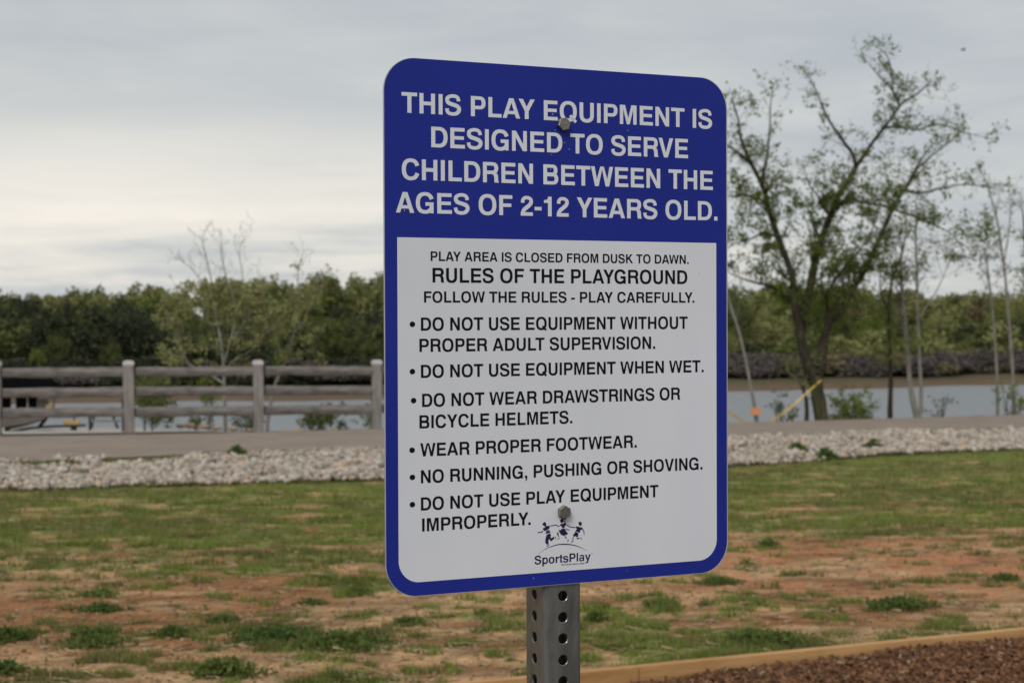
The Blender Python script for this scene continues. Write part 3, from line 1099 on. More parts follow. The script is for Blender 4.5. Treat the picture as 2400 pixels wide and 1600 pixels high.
# sprouting clumps of leaves hugging the limbs
for pts, ya_, yb_, r0, r1, lf_, tl_ in LIMBS[:12]:
    w_ = loc(trace(pts, ya_, yb_, 4), inv)
    for p in w_[8:-6]:
        if random.random() < .75:
            for _ in range(random.randint(4, 16) if p.z < 4.8 else 1):
                T.lf.append(p + Vector((random.gauss(0, .12), random.gauss(0, .12), random.gauss(0, .12))))
# low moss-green shoots near the fork
for _ in range(420):
    u_ = random.gauss(1885, 35)
    v_ = random.uniform(700, 905)
    T.lf.append(at(u_, v_, TY + random.uniform(-.5, .5)) - inv)
T.finish(big, noisy('olive_twig', (0.06, 0.055, 0.035), (0.12, 0.11, 0.07), 3.0, 0.95), M_leaf_spring)


def slim(name, label, stems, yd, leafs, barkl, leafm, group=None, tw=.5, leafy=.6, lsz=.06, nb=.5, leafn=2, rootv=None, depth=1, frm=.45, twm=None, vcap=None, rk=1.0):
    u0, v0 = stems[0][0][0]
    pos = at(u0, v0, yd)
    gz = Gs(pos.x, yd)
    o = empty(name, (pos.x, yd, gz))
    inv = Vector((pos.x, yd, gz))
    tag(o, label, 'tree', group)
    T = Tree(lsz, leafn, .22, at(1200, vcap, yd).z - gz if vcap else 1e9)
    k = yd / FPX
    for si, (pts, r0, r1) in enumerate(stems):
        w_ = loc(trace(pts, yd, yd + random.uniform(-.4, .4)), inv)
        if si == 0 or rootv:
            w_[0].z = min(w_[0].z, -0.1)
        rad_ = limb('trunk' if si == 0 else 'limb', barkl, o, w_, r0 * k * rk, r1 * k * rk, 7)
        n_ = len(w_)
        cnt = int(n_ * nb) + 1
        for q in range(cnt):
            i = min(n_ - 1, int(n_ * (frm + (1 - frm) * (q + random.random()) / cnt)))
            dd = (w_[i] - w_[i - 1]).normalized()
            side = Vector((random.choice((-1, 1)) * random.uniform(.4, 1), random.uniform(-.7, .7), random.uniform(0, .8)))
            T.twig(w_[i], dd * .5 + side, tw * random.uniform(.5, 1.1), max(rad_[i] * .35, .004), depth, leafy)
        T.twig(w_[-1], (w_[-1] - w_[-2]), tw * 1.1, rad_[-1] * .8, depth, leafy)
    for (cu, cv, su, sv, n) in leafs:
        for _ in range(max(1, n // 22)):
            ku, kv, ky, ks = random.gauss(cu, su), random.gauss(cv, sv), yd + random.gauss(0, .5), random.uniform(3.5, 8.5)
            for _ in range(22):
                T.lf.append(at(random.gauss(ku, ks), random.gauss(kv, ks * .8), ky + random.gauss(0, .08)) - inv)
    T.finish(o, twm or M_twig, leafm)
    return o


slim('slender_tree', 'thin pale leaning tree carrying the orange notice right of the sign',
     [([(1775, 1002), (1770, 965), (1764, 930), (1757, 890), (1745, 830), (1730, 770), (1715, 725), (1706, 690), (1700, 640)], 5, 2.2)],
     38.0, [(1700, 660, 20, 25, 60)], M_barkpale, M_leaf_mid, leafy=.5, frm=.6)
slim('slender_tree', 'short thin dark trunk pressed close to the left of the big tree',
     [([(1890, 998), (1891, 960), (1888, 930), (1880, 905)], 6, 4)], 38.9, [], M_bark, M_leaf_mid, nb=.2, leafy=.2)
slim('leafy_tree', 'dark straight trunk with yellow-green leaves between big tree and pale pair',
     [([(2087, 1000), (2086, 960), (2088, 900), (2086, 850), (2084, 790), (2083, 720), (2090, 660), (2112, 600), (2125, 540)], 7, 2),
      ([(2083, 730), (2070, 700), (2062, 660), (2068, 610)], 3, 1)], 41.0,
     [(2080, 770, 30, 50, 800), (2045, 740, 25, 35, 450), (2110, 800, 22, 40, 300), (2100, 640, 30, 35, 150)], M_bark, M_leaf_ygreen, tw=.7, leafy=.8, frm=.5)
slim('twin_stem_tree', 'pale double-stemmed tree rising in a V right of the leafy trunk',
     [([(2152, 1000), (2146, 965), (2138, 930), (2131, 880), (2127, 830), (2122, 770), (2117, 710), (2112, 660), (2110, 620)], 8, 4),
      ([(2152, 990), (2158, 950), (2158, 900), (2155, 850), (2153, 780), (2149, 700), (2150, 640), (2146, 580), (2147, 520)], 5.5, 2),
      ([(2153, 745), (2190, 690), (2210, 650), (2230, 600)], 2, .8)], 40.5,
     [(2140, 620, 30, 40, 60)], M_barkpale, M_leaf_grey, tw=.8, leafy=.25, frm=.6, nb=.8, depth=2)
slim('slender_tree', 'thin pale trunk second from the right edge by the water',
     [([(2338, 985), (2338, 940), (2337, 880), (2332, 800), (2325, 720), (2318, 660), (2312, 600)], 4.5, 2)], 43.5,
     [(2310, 610, 22, 25, 260), (2320, 700, 20, 30, 80)], M_barkpale, M_leaf_grey, leafy=.4, frm=.6)
slim('slender_tree', 'tall thin pale trunk nearest the right edge by the water',
     [([(2378, 985), (2376, 940), (2374, 880), (2369, 800), (2362, 720), (2355, 640), (2345, 570), (2338, 520), (2325, 470), (2312, 430)], 5.5, 1.5),
      ([(2352, 620), (2362, 560), (2368, 500), (2366, 460)], 2.4, 1)], 43.0,
     [(2350, 640, 20, 25, 200), (2300, 590, 30, 14, 200)], M_barkpale, M_leaf_grey, leafy=.35, frm=.55, depth=2)
slim('leafy_tree', 'dark leafy tree cut off by the right edge of the photo',
     [([(2425, 985), (2424, 900), (2420, 800), (2412, 700), (2405, 600), (2398, 500)], 7, 2)], 42.0,
     [(2405, 660, 14, 30, 500), (2398, 560, 8, 60, 200)], M_bark, M_leaf_mid, leafy=.8, frm=.4)

# pale budding trees left of the sign
slim('budding_tree', 'wide pale many-stemmed budding tree behind the middle of the fence',
     [([(528, 1005), (527, 960), (526, 930), (524, 860), (518, 800), (508, 750), (500, 700), (492, 640), (480, 590), (474, 560)], 7, 1.2),
      ([(525, 850), (540, 800), (552, 740), (545, 690), (530, 650), (520, 600), (518, 572)], 4.5, 1.2),
      ([(538, 805), (562, 770), (585, 740), (605, 710), (612, 670)], 3.5, 1),
      ([(524, 870), (555, 840), (590, 820), (610, 790), (640, 770)], 3, 1),
      ([(526, 900), (480, 870), (440, 850), (424, 800), (415, 740), (418, 700)], 4.5, 1.5),
      ([(424, 800), (400, 760), (385, 730)], 2.5, 1),
      ([(552, 740), (566, 690), (568, 640), (560, 590), (572, 560)], 2.5, .8),
      ([(500, 700), (470, 660), (450, 630), (430, 616)], 2.2, .8)], 40.0,
     [(420, 730, 22, 26, 400), (400, 790, 20, 34, 350), (440, 810, 24, 34, 350), (600, 720, 34, 36, 450), (515, 690, 50, 24, 400), (640, 780, 30, 30, 350), (570, 800, 30, 30, 350), (460, 690, 28, 20, 300)],
     M_barkpale, M_leaf_tan, tw=.42, leafy=.75, lsz=.08, frm=.35, nb=.8, depth=2, vcap=655, rk=.72, twm=M_palet)
slim('budding_tree', 'smaller pale budding tree leaning right behind the third fence post',
     [([(625, 1005), (632, 960), (645, 900), (668, 850), (685, 800), (695, 740), (700, 690), (698, 640), (708, 600)], 6, 1.2),
      ([(690, 780), (720, 740), (735, 700)], 2.5, 1), ([(668, 850), (650, 800), (655, 760)], 2.5, 1)], 40.3,
     [(700, 750, 28, 45, 450), (720, 800, 25, 40, 250), (680, 700, 20, 20, 120)], M_barkpale, M_leaf_tan, tw=.38, leafy=.6, lsz=.075, frm=.45, nb=.6, depth=2, vcap=665, rk=.75, twm=M_palet)
slim('sapling', 'small round green sapling just right of the second fence post',
     [([(357, 1020), (357, 990), (357, 960), (356, 930), (354, 905)], 2.2, 1.2)], 36.0,
     [(358, 908, 22, 16, 2600), (356, 940, 20, 14, 2400), (360, 968, 14, 12, 1300), (392, 975, 8, 6, 200)], M_bark, M_leaf_dark if False else M_leaf_mid, tw=.3, leafy=.9, lsz=.05)


def bush(label, u, v, yd, blobs, mat, stems=6, lsz=.06, name='bush', tw=None):
    p = at(u, v, yd)
    gz = Gs(p.x, yd)
    o = empty(name, (p.x, yd, gz))
    inv = Vector((p.x, yd, gz))
    tag(o, label, 'bush')
    mb = MB()
    lf = []
    for (cu, cv, su, sv, n) in blobs:
        for _ in range(stems):
            q = at(random.gauss(cu, su * .7), random.gauss(cv, sv * .7), yd + random.gauss(0, .25)) - inv
            mid_ = q * .5 + Vector((random.gauss(0, .05), random.gauss(0, .05), .05))
            mb.tube([Vector((random.gauss(0, .05), random.gauss(0, .05), -.05)), mid_, q], [.012, .008, .004], 4, cap=False)
        for _ in range(max(1, int(n * 1.9 // 14))):
            ku, kv, ky = random.gauss(cu, su), random.gauss(cv, sv), yd + random.gauss(0, .3)
            for _ in range(14):
                lf.append(at(random.gauss(ku, 4.5), random.gauss(kv, 3.5), ky + random.gauss(0, .06)) - inv)
    mb.build('stem', tw or M_twig, o)
    c = np.array([tuple(q) for q in lf])
    link('foliage', np_mesh('foliage', leaf_quads(c, rng.uniform(.6, 1.3, len(c)) * lsz, 0, .7), 4, mat), o)
    return o


bush('bright green bush against the water right of the big tree', 2003, 995, 40.0,
     [(1998, 945, 16, 18, 420), (2012, 968, 14, 12, 250), (1960, 945, 14, 20, 130), (2040, 955, 12, 22, 110)], M_leaf_ygreen)
bush('low dark bush right of the big trunk foot at the road edge', 1985, 997, 39.6, [(1975, 980, 26, 6, 260)], M_leaf_mid)
bush('faint grey-green twiggy bush left of the yellow tape', 1830, 1000, 40.5, [(1828, 945, 14, 14, 90), (1845, 970, 18, 14, 70)], M_leaf_grey)
bush('tiny dark bush under the yellow tape by the road', 1857, 1000, 39.5, [(1857, 975, 4, 9, 60)], M_leaf_mid)
bush('sparse twiggy bush between pale pair and right trunks', 2200, 995, 41.0, [(2185, 960, 18, 14, 45), (2225, 935, 10, 6, 35)], M_leaf_grey)
bush('thin yellow-green bush at the foot of the right-hand trunks', 2365, 985, 42.5, [(2360, 930, 16, 22, 120), (2390, 950, 8, 14, 120)], M_leaf_ygreen)
bush('dense olive bush behind the fence left of the sign', 745, 1010, 39.5, [(745, 980, 22, 14, 520), (765, 970, 22, 14, 320), (720, 985, 12, 8, 90)], M_leaf_mid)
bush('pale grey-green bush beside the middle fence post', 580, 1010, 39.5, [(580, 975, 12, 14, 160), (600, 985, 12, 10, 140), (557, 980, 8, 12, 60)], M_leaf_grey)
bush('small dark shrub on the orange rocks', 462, 1000, 37.5, [(460, 988, 7, 5, 90)], M_leaf_mid)
bush('grey-green shrub half hidden by the last visible fence post', 868, 1010, 39.5, [(868, 965, 8, 18, 180), (805, 998, 12, 5, 80)], M_leaf_grey)
bush('bright yellow-green shoots behind the middle rail', 492, 1000, 40.2, [(487, 930, 9, 7, 150), (485, 892, 9, 5, 90)], M_leaf_ygreen)

# tan rocks on the shore crest
M_rock = noisy('tan_sandstone', (0.32, 0.21, 0.13), (0.46, 0.33, 0.22), 3.0, 0.9, 0.1, 0.4, 20)
me_r = idx_mesh('shore_rock', np.array(svar[0].vertices and [tuple(v.co) for v in svar[0].vertices]), nf, M_rock)
for k, (u, v, yd, wpx, hpx, lb) in enumerate([
        (425, 998, 36.6, 26, 10, 'flat tan rock at the left end of the shore rocks'),
        (446, 997, 36.8, 24, 13, 'taller tan rock right of the flat end rock'),
        (478, 999, 36.6, 30, 10, 'long tan rock by the small dark shrub'),
        (508, 1003, 36.4, 22, 9, 'tan rock just left of the budding tree foot'),
        (546, 1004, 36.2, 24, 11, 'orange rock just right of the budding tree foot'),
        (585, 1008, 35.4, 14, 8, 'small tan rock left of the middle fence post'),
        (697, 1009, 35.6, 26, 9, 'orange rock left of the olive bush'),
        (668, 1010, 35.6, 16, 7, 'small tan rock left of the orange rock'),
        (780, 1010, 35.6, 26, 10, 'orange-yellow rock right of the olive bush'),
        (832, 1009, 35.6, 16, 7, 'small reddish rock between bush and last fence post'),
        (862, 1006, 35.6, 8, 10, 'narrow upright orange rock beside the last fence post')]):
    o = link('shore_rock', me_r)
    p = at(u, v, yd)
    s_ = yd / FPX
    o.location = p
    o.scale = (wpx * s_ * .5, wpx * s_ * .45, hpx * s_ * .9)
    o.rotation_euler = (0.1 * k, 0.07 * k, 1.3 * k)
    o.rotation_euler = (0, 0, 1.7 * (k % 2) * 0 + random.uniform(-.3, .3))
    tag(o, lb, 'rock', 'tan rocks along the shore')

# caution tape and orange notice
M_tape = noisy('yellow_plastic_tape', (0.50, 0.31, 0.04), (0.62, 0.42, 0.07), 3.0, 0.45, 0.4)
ty0 = 38.3
tp = trace([(1655, 925), (1690, 952), (1722, 975), (1750, 990), (1780, 996), (1812, 984), (1860, 948), (1900, 912), (1925, 890)], 37.4, ty0, 4)
mb = MB()
hw = 0.020
for i, p in enumerate(tp):
    a = tp[max(0, i - 1)]
    c = tp[min(len(tp) - 1, i + 1)]
    d = (c - a).normalized()
    tw_ = 0.5 + 0.5 * math.sin(i * .55)
    nrm = Vector((0, -1, 0)) * (1 - .4 * tw_) + Vector((0, 0, 1)) * .4 * tw_
    e_ = d.cross(nrm).normalized()
    for sg in (-1, 1):
        mb.v.append(tuple(p + e_ * hw * sg - nrm * .002))
    for sg in (1, -1):
        mb.v.append(tuple(p + e_ * hw * sg + nrm * .002))
for i in range(len(tp) - 1):
    for k in range(4):
        mb.f.append((i * 4 + k, i * 4 + (k + 1) % 4, i * 4 + 4 + (k + 1) % 4, i * 4 + 4 + k))
tag(mb.build('caution_tape', M_tape), 'yellow tape sagging from the big tree trunk down to the road edge', 'tape')
M_orange = noisy('orange_board', (0.60, 0.26, 0.12), (0.68, 0.33, 0.17), 4.0, 0.7)
pn = at(1771, 964, 37.85)
s_ = 37.85 / FPX
tag(MB().box(pn, (24 * s_, .012, 18 * s_), bev=.004).build('notice_board', M_orange),
    'small blank orange notice fixed to the leaning thin tree', 'sign')

# ------------------------------------------------------------------ boat, trailer and ramp furniture
M_black, _, _ = P('black_canvas', (0.005, 0.005, 0.006), 0.9, 0.05)
M_dkmetal, _, _ = P('dark_metal', (0.03, 0.035, 0.037), 0.5, 0.4)
M_hull = noisy('brown_boat_hull', (0.10, 0.08, 0.065), (0.155, 0.13, 0.105), 1.5, 0.5, 0.4)
M_red, _, _ = P('red_paint', (0.30, 0.03, 0.035), 0.5)
M_white, _, _ = P('dull_white_paint', (0.55, 0.54, 0.52), 0.6)
M_yel, _, _ = P('yellow_plastic', (0.55, 0.36, 0.12), 0.6)
M_tire, _, _ = P('tyre_rubber', (0.015, 0.015, 0.016), 0.9)
BY = 46.0
bk = BY / FPX


def bpt(u, v, dy=0.0):
    return at(u, v, BY + dy)


o0 = bpt(60, 1018)
boat = empty('boat', o0)
tag(boat, 'brown boat with black canopy roof behind the fence at far left', 'boat')


def rel(u, v, dy=0.0, o=o0):
    return bpt(u, v, dy) - o


# hull: outline in photo profile, given real beam
prof = [(-90, 1004), (14, 1008), (60, 998), (103, 984), (114, 968), (60, 966), (-90, 966)]
mb = MB()
n_ = len(prof)
secs = [(-.75, .80), (-.55, 1.0), (.55, 1.0), (.75, .80)]
for dy, sc_ in secs:
    for (u, v) in prof:
        vv = 968 + (v - 968) * sc_
        mb.v.append(tuple(rel(u, vv, dy)))
for k in range(len(secs) - 1):
    for i in range(n_):
        mb.f.append((k * n_ + i, (k + 1) * n_ + i, (k + 1) * n_ + (i + 1) % n_, k * n_ + (i + 1) % n_))
mb.f.append(tuple(range(n_)))
mb.f.append(tuple((len(secs) - 1) * n_ + i for i in range(n_ - 1, -1, -1)))
mb.build('hull', M_hull, boat)
mb = MB()
for dy in (-.72, .72):
    mb.tube([rel(-90, 965, dy), rel(60, 965, dy), rel(118, 967, dy)], .02, 6)
mb.tube([rel(118, 967, -.72), rel(118, 967, .72)], .02, 6)
mb.build('gunwale', M_black, boat)
# canopy
mb = MB()
cp = [(-95, 893), (-30, 886), (60, 886), (128, 891), (137, 899), (120, 907), (20, 907), (-95, 907)]
for dy in (-.7, .7):
    for u, v in cp:
        mb.v.append(tuple(rel(u, v, dy)))
n_ = len(cp)
mb.f += [tuple(range(n_)), tuple(range(2 * n_ - 1, n_ - 1, -1))] + [(i, n_ + i, n_ + (i + 1) % n_, (i + 1) % n_) for i in range(n_)]
mb.build('canopy', M_black, boat)
for u in (2, 132):
    for dy in (-.62, .62):
        MB().tube([rel(u, 905, dy), rel(u - 8 if u > 50 else u, 966, dy)], .017, 6).build('canopy_pole', M_dkmetal, boat)
for u, wd in ((12, 18), (50, 16), (78, 14), (100, 18)):
    MB().box(rel(u, 942, 0), (wd * bk, .42, 28 * bk), bev=.02).build('seat', M_black if u != 100 else M_hull, boat)
MB().box(rel(116, 955, -.3), (12 * bk, .2, 14 * bk), bev=.02).build('locker', M_yel, boat)
mb = MB().box(rel(118, 915 + 12, 0), (30 * bk, 1.1, 14 * bk), bev=.01)
mb.build('console', M_hull, boat)

tr0 = bpt(120, 1020)
trailer = empty('boat_trailer', tr0)
tag(trailer, 'black boat trailer with red jack wheel under the brown boat', 'trailer')


def rt(u, v, dy=0.0):
    return bpt(u, v, dy) - tr0


mb = MB()
for dy in (-.5, .5):
    mb.tube([rt(-80, 1012, dy), rt(20, 1012, dy), rt(70, 1003, dy), rt(120, 999, dy * .5), rt(200, 996, dy * .05)], .035, 6)
mb.tube([rt(20, 1012, -.5), rt(20, 1012, .5)], .03, 6)
mb.tube([rt(80, 1001, -.45), rt(80, 1001, .45)], .03, 6)
mb.build('frame', M_dkmetal, trailer)
mb = MB().tube([rt(92, 1000, 0), rt(112, 975, 0), rt(140, 970, 0)], [.05, .045, .035], 6)
mb.build('winch_post', M_black, trailer)
MB().box(rt(168, 990, 0), (36 * bk, .12, 9 * bk), bev=.01).build('winch', M_yel, trailer)
MB().tube([rt(174, 970, 0), rt(175, 1014, 0)], [.02, .028], 8).build('jack', M_dkmetal, trailer)
MB().box(rt(173, 1003, 0), (14 * bk, .08, 8 * bk)).build('jack_bracket', M_dkmetal, trailer)
c = rt(174, 1016, 0)
MB().tube([c + Vector((0, -.04, 0)), c + Vector((0, .04, 0))], 6 * bk, 14).build('jack_wheel', M_red, trailer)
for dy in (-.62, .62):
    c = rt(4, 1005, dy)
    wh = MB().tube([c + Vector((0, -.09, 0)), c + Vector((0, .09, 0))], 17 * bk, 20).build('wheel', M_tire, trailer)
    MB().tube([c + Vector((0, -.1, 0)), c + Vector((0, .1, 0))], 9 * bk, 16).build('rim', M_white, wh)
    mb = MB()
    ar = [(c + Vector((cos(a) * 20 * bk, 0, sin(a) * 20 * bk))) for a in np.linspace(.1, pi - .1, 9)]
    for p in ar:
        mb.v += [tuple(p + Vector((0, -.12, 0))), tuple(p + Vector((0, .12, 0)))]
    mb.f += [(i * 2, i * 2 + 1, i * 2 + 3, i * 2 + 2) for i in range(8)]
    mb.build('mudguard', M_black, trailer)
# small white hull lying in front of the trailer
k0 = bpt(105, 1022)
kay = empty('small_white_boat', k0)
tag(kay, 'small white upturned boat on the concrete under the trailer tongue', 'boat')
mb = MB()
L_ = 118 * bk
ns, nr = 14, 8
for i in range(ns + 1):
    t = i / ns
    wv = .40 * (math.sin(pi * min(max(t, .02), .98)) ** .55)
    hv = 17 * bk * (math.sin(pi * min(max(t, .02), .98)) ** .5) * (0.7 + .4 * t)
    for q in range(nr + 1):
        a = pi * q / nr
        mb.v.append((-L_ / 2 + L_ * t, -wv * cos(a), hv * sin(a) ** .8))
for i in range(ns):
    for q in range(nr):
        mb.f.append((i * (nr + 1) + q, i * (nr + 1) + q + 1, (i + 1) * (nr + 1) + q + 1, (i + 1) * (nr + 1) + q))
mb.build('hull', M_white, kay, smooth=True)
for sx in (-.22, .08):
    MB().box((sx, -.36, .055), (.20, .05, .045), bev=.01).build('marking', noisy('faded_blue', (.16, .2, .24), (.22, .26, .3), 4) if sx < 0 else bpy.data.materials['faded_blue'], kay)

# thin metal pole and small table beyond
pp = at(211, 1020, 45.0)
pole = MB().tube([(0, 0, -.1), (0, 0, 50 * 45 / FPX)], .035, 8).build('steel_pole', M_dkmetal)
pole.location = pp
tag(pole, 'thin dark steel pole standing on the concrete right of the trailer', 'pole')
tb0 = at(245, 1004, 50.0)
tk = 50 / FPX
tabl = empty('picnic_table', tb0)
tag(tabl, 'small grey picnic table by the water left of the second fence post', 'table')
tl = lambda u, v, dy=0.: at(u, v, 50 + dy) - tb0
MB().box(tl(245, 966), (84 * tk, .75, 4 * tk), bev=.01).build('table_top', M_wood, tabl)
for dy in (-.6, .6):
    MB().box(tl(245, 986, dy), (70 * tk, .25, 4 * tk), bev=.008).build('bench', M_wood, tabl)
for u0, u1 in ((222, 214), (262, 276)):
    for dy in (-.35, .35):
        MB().tube([tl(u0, 967, dy * .5), tl(u1, 1003, dy)], .04, 6).build('leg', M_dkmetal, tabl)
pl2 = MB().tube([(0, 0, -.1), (0, 0, .75)], .05, 8).build('bollard', M_dkmetal)
pl2.location = at(291, 1019, 36.0)
tag(pl2, 'short dark bollard hugging the left side of the second fence post', 'bollard')
pl3 = MB().tube([(0, 0, -.1), (0, 0, .5)], .022, 8).build('marker_stake', M_dkmetal)
pl3.location = at(339, 1013, 38.0)
tag(pl3, 'thin grey stake left of the round sapling', 'stake')

# ------------------------------------------------------------------ far shore woods, distance haze put into lighter leaf colours


def crown_pts(nclump, nleaf, rx, ry, rz, leaf, seed, shape='round'):
    r = np.random.default_rng(seed)
    out = []
    th = r.uniform(0, 2 * pi, nclump)
    ph = np.arccos(r.uniform(-0.75, 1, nclump))
    rr = r.uniform(.45, .92, nclump)
    cx = np.cos(th) * np.sin(ph) * rr * rx
    cy = np.sin(th) * np.sin(ph) * rr * ry
    cz = np.cos(ph) * rr * rz
    if shape == 'cone':
        zz = r.uniform(-1, 1, nclump)
        k = (1 - zz) * .5 + .12
        cx = np.cos(th) * k * rx * .8
        cy = np.sin(th) * k * ry * .8
        cz = zz * rz
    cs = r.uniform(.20, .34, nclump)
    for i in range(nclump):
        d = r.normal(size=(nleaf, 3))
        d /= np.linalg.norm(d, axis=1)[:, None]
        rad = r.uniform(.55, 1.05, nleaf)[:, None] * np.array([[rx * cs[i], ry * cs[i], rz * cs[i] * .8]])
        out.append(np.array([cx[i], cy[i], cz[i]]) + d * rad)
    return np.concatenate(out)


def crown_mesh(name, mat, nclump, nleaf, rx, ry, rz, leaf, seed, shape='round'):
    c = crown_pts(nclump, nleaf, rx, ry, rz, leaf, seed, shape)
    return np_mesh(name, leaf_quads(c, rng.uniform(.6, 1.3, len(c)) * leaf, 0.1, .8), 4, mat)


CR = {}
for key, mat in (('dark', M_leaf_dark), ('mid', M_leaf_mid), ('ygreen', M_leaf_ygreen), ('tan', M_leaf_tan)):
    CR[key] = [crown_mesh('crown', mat, 46, 60, 1, 1, 1, .085, 11 + k, 'cone' if (key == 'dark' and k == 1) else 'round') for k in range(3)]
tm = MB().tube([(0, 0, 0), (0.02, 0, .5), (0, 0.01, 1)], [.16, .11, .05], 6)
_t = tm.build('trunk', M_bark)
TRUNK = _t.data
bpy.data.objects.remove(_t)


def far_tree(u, vtop, wpx, y, kind, label, k=0, base_z=None):
    d = ray(u, 800)
    x = d.x / d.y * y
    gz = Gs(x, y)
    top = at(u, vtop, y).z
    H = top - gz
    o = empty('shore_tree', (x, y, gz))
    tag(o, label, 'tree')
    W = wpx * y / FPX / 2
    cz = H * .53
    c = link('crown', CR[kind][k % 3], o)
    c.location = (0, 0, cz)
    c.scale = (W * .86, W * .8, H * .40)
    c.rotation_euler = (0, 0, random.uniform(0, 6))
    t_ = link('trunk', TRUNK, o)
    t_.scale = (1.2, 1.2, H * .7)
    t_.location = (0, 0, -.1)


FT = [
    # u, vtop, width px, y offset behind shore, kind, label
    (15, 735, 120, 10, 'mid', 'dull green shore tree cut by the left edge of the photo'),
    (60, 690, 130, 20, 'dark', 'tall dark shore tree near the left edge'),
    (85, 800, 55, 7, 'ygreen', 'small bright green shore tree low above the left fence rail'),
    (135, 758, 100, 10, 'mid', 'broad lighter green shore tree below and left of the domed tree'),
    (205, 712, 150, 14, 'mid', 'large domed mid-green shore tree left of the second fence post'),
    (165, 682, 120, 24, 'dark', 'dark cedar behind the domed tree, on its left'),
    (240, 690, 70, 20, 'ygreen', 'yellow-green crown peeping over the right of the domed tree'),
    (285, 682, 110, 22, 'dark', 'dark cedar right behind the domed tree'),
    (325, 712, 100, 12, 'dark', 'dense dark shore tree above the second fence post'),
    (262, 775, 70, 8, 'mid', 'small green shore tree tucked right of the domed tree'),
    (345, 700, 80, 18, 'mid', 'mid-green crown left of the wide budding tree'),
    (395, 690, 100, 20, 'dark', 'dark shore tree behind the left limbs of the wide budding tree'),
    (455, 700, 90, 16, 'mid', 'green shore tree seen through the wide budding tree'),
    (545, 690, 110, 18, 'dark', 'dark shore tree behind the trunk of the wide budding tree'),
    (610, 690, 90, 16, 'mid', 'mid-green tree between the two budding trees'),
    (665, 700, 80, 12, 'ygreen', 'yellow-green shore tree left of the smaller budding tree'),
    (655, 800, 45, 7, 'ygreen', 'tiny bright bush-like tree above the middle fence post'),
    (745, 715, 100, 14, 'mid', 'dull green tree right of the smaller budding tree'),
    (815, 690, 150, 14, 'mid', 'large rounded green shore tree just left of the sign'),
    (885, 690, 90, 20, 'dark', 'dark shore tree touching the left edge of the sign'),
    (800, 672, 100, 30, 'dark', 'dark crown rising behind the large rounded tree by the sign'),
    (870, 770, 90, 9, 'mid', 'low green shore tree against the left edge of the sign'),
    (1730, 672, 110, 20, 'mid', 'green shore tree against the right edge of the sign'),
    (1700, 760, 80, 14, 'tan', 'brownish shore tree low beside the right edge of the sign'),
    (1800, 690, 110, 24, 'tan', 'brown-green shore tree left of the big tree fork'),
    (1960, 690, 110, 22, 'mid', 'green shore tree behind the right limb of the big tree'),
    (2040, 705, 100, 20, 'ygreen', 'yellowish shore tree behind the leafy trunk'),
    (2200, 700, 120, 30, 'tan', 'tan spring tree right of the pale twin stems'),
    (2245, 760, 130, 18, 'dark', 'dark shore tree right of the pale twin stems'),
    (2330, 735, 120, 18, 'dark', 'dark shore tree behind the pair of thin right trunks'),
    (2345, 672, 90, 34, 'ygreen', 'bright green crown on the skyline near the right edge'),
    (2405, 690, 90, 20, 'mid', 'green shore tree cut by the right edge of the photo'),
    (2160, 770, 110, 18, 'mid', 'olive shore tree right behind the pale twin stems'),
    (1880, 740, 100, 18, 'mid', 'olive shore tree behind the fork of the big tree'),
]
for k, (u, vt, wp, off, kind, lb) in enumerate(FT):
    d = ray(u, 800)
    ys = float(y_shore(d.x / d.y * 125)) + off
    far_tree(u, vt + (24 if 330 < u < 1000 and vt < 712 else 8 if 330 < u < 1000 else 14 if u > 1700 else 4), wp, ys, kind, lb, k)


def mass(name, label, trees, mats, leaf):
    """one joined woodland mass; trees = list (x,y,base,H,W,matindex)"""
    V, MI = [], []
    base = [crown_pts(30, 36, 1, 1, 1, 1, 50 + k, 'cone' if k == 3 else 'round') for k in range(5)]
    for (x, y, gz, H, W, mi) in trees:
        c = base[random.randrange(5)]
        a = random.uniform(0, 6.28)
        ca, sa = cos(a), sin(a)
        q = np.stack([(c[:, 0] * ca - c[:, 1] * sa) * W + x, (c[:, 0] * sa + c[:, 1] * ca) * W * .8 + y, c[:, 2] * H * .42 + gz + H * .50], -1)
        V.append(leaf_quads(q, rng.uniform(.6, 1.3, len(q)) * leaf, .1, .8))
        MI.append(np.full(len(q), mi))
    me = np_mesh(name, np.concatenate(V), 4)
    for m_ in mats:
        me.materials.append(m_)
    me.polygons.foreach_set('material_index', np.concatenate(MI).astype(np.int32))
    tag(link(name, me), label, 'woods', kind='stuff')


def sky_v(u):
    return np.interp(u, [-400, 0, 150, 290, 330, 430, 520, 600, 700, 760, 850, 900, 1300, 1700, 1800, 1900, 2000, 2100, 2170, 2230, 2300, 2400, 2900],
                     [668, 664, 667, 668, 655, 648, 642, 640, 641, 634, 625, 628, 640, 652, 650, 654, 660, 664, 670, 674, 668, 676, 672])


